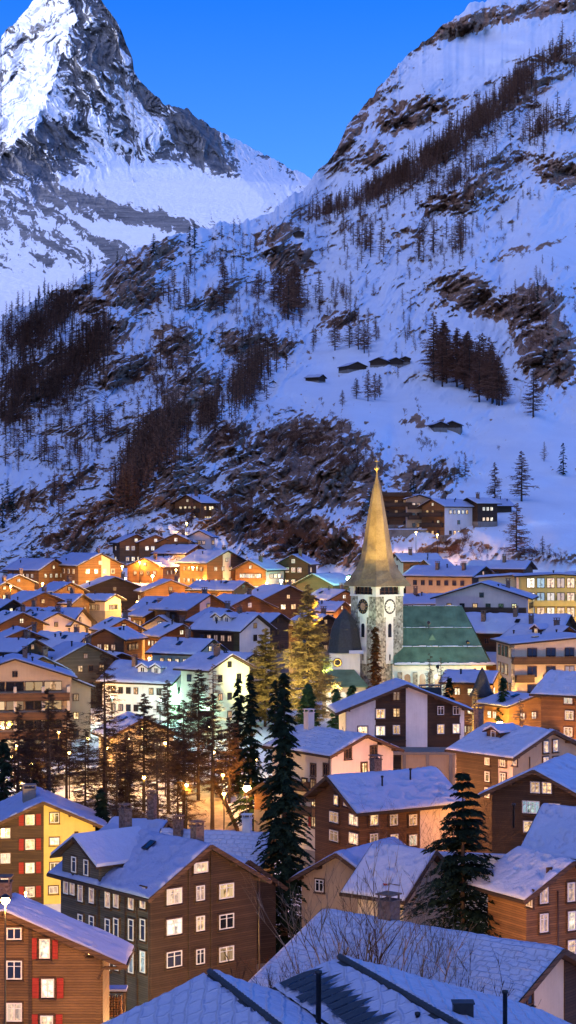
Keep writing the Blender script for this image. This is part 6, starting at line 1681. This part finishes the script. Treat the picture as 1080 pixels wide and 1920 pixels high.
for o in list(bpy.data.objects):
    if o.parent is None and o.get('category') in ('wall', 'fence'): o['kind'] = 'thing'
# ------------------------------------------------------------------ sky, light, camera
SUN_EL, SUN_AZ = 11.0, -100.0     # azimuth from +Y, clockwise seen from above
w = bpy.data.worlds.new('World'); scene.world = w; w.use_nodes = True
nt = w.node_tree; nt.nodes.clear()
sky = nt.nodes.new('ShaderNodeTexSky'); sky.sky_type = 'NISHITA'; sky.sun_disc = False
sky.sun_elevation = R(SUN_EL); sky.sun_rotation = R(SUN_AZ); sky.altitude = 1600; sky.air_density = 1.0; sky.dust_density = .2; sky.ozone_density = 6.0
tint = nt.nodes.new('ShaderNodeMix'); tint.data_type = 'RGBA'; tint.blend_type = 'MULTIPLY'; tint.inputs[0].default_value = 1
tint.inputs[7].default_value = (.42,.80,1.35,1)
bg = nt.nodes.new('ShaderNodeBackground'); bg.inputs['Strength'].default_value = .15
out = nt.nodes.new('ShaderNodeOutputWorld')
# dawn glow low in the east, behind and left of the camera
tcn = nt.nodes.new('ShaderNodeTexCoord'); dot = nt.nodes.new('ShaderNodeVectorMath'); dot.operation = 'DOT_PRODUCT'
gd = Vector((-.75, -.6, .28)).normalized(); dot.inputs[1].default_value = gd
nt.links.new(tcn.outputs['Generated'], dot.inputs[0])
mr = nt.nodes.new('ShaderNodeMapRange'); mr.interpolation_type = 'SMOOTHSTEP'; mr.inputs['From Min'].default_value = .1; mr.inputs['From Max'].default_value = 1
nt.links.new(dot.outputs['Value'], mr.inputs['Value'])
glow = nt.nodes.new('ShaderNodeMix'); glow.data_type = 'RGBA'; glow.blend_type = 'ADD'; glow.inputs[7].default_value = (3.9,3.9,4.8,1)
nt.links.new(mr.outputs[0], glow.inputs[0])
tz = nt.nodes.new('ShaderNodeSeparateXYZ'); nt.links.new(tcn.outputs['Generated'], tz.inputs[0])
mz = nt.nodes.new('ShaderNodeMapRange'); mz.inputs['From Min'].default_value = .17; mz.inputs['From Max'].default_value = .31; nt.links.new(tz.outputs['Z'], mz.inputs['Value'])
tm = nt.nodes.new('ShaderNodeMix'); tm.data_type = 'RGBA'; tm.inputs[6].default_value = (.70,.84,1.22,1); tm.inputs[7].default_value = (.0,.56,1.2,1)
nt.links.new(mz.outputs[0], tm.inputs[0]); nt.links.new(tm.outputs[2], tint.inputs[7])
nt.links.new(sky.outputs[0], tint.inputs[6]); nt.links.new(tint.outputs[2], glow.inputs[6]); nt.links.new(glow.outputs[2], bg.inputs['Color']); nt.links.new(bg.outputs[0], out.inputs['Surface'])
sd = bpy.data.lights.new('sun', 'SUN'); sd.energy = 1.25; sd.angle = R(1.5); sd.color = (1,.93,.88)
so = bpy.data.objects.new('sun', sd); link(so)
d = Vector((math.sin(R(SUN_AZ))*math.cos(R(SUN_EL)), math.cos(R(SUN_AZ))*math.cos(R(SUN_EL)), math.sin(R(SUN_EL))))
so.rotation_euler = d.to_track_quat('Z', 'Y').to_euler()
cd = bpy.data.cameras.new('camera'); co = bpy.data.objects.new('camera', cd); link(co)
co.location = (0,0,0); co.rotation_euler = (R(90),0,0)
cd.sensor_fit = 'VERTICAL'; cd.sensor_height = 24; cd.lens = F/1920*24
cd.shift_y = (HY-960)/1920; cd.clip_start = 1; cd.clip_end = 40000
scene.camera = co
scene.view_settings.view_transform = 'Standard'; scene.view_settings.look = 'None'; scene.view_settings.exposure = .98; scene.view_settings.gamma = 1
scene.cycles.use_denoising = True
scene.cycles.max_bounces = 4; scene.cycles.diffuse_bounces = 2; scene.cycles.glossy_bounces = 2; scene.cycles.sample_clamp_indirect = 3
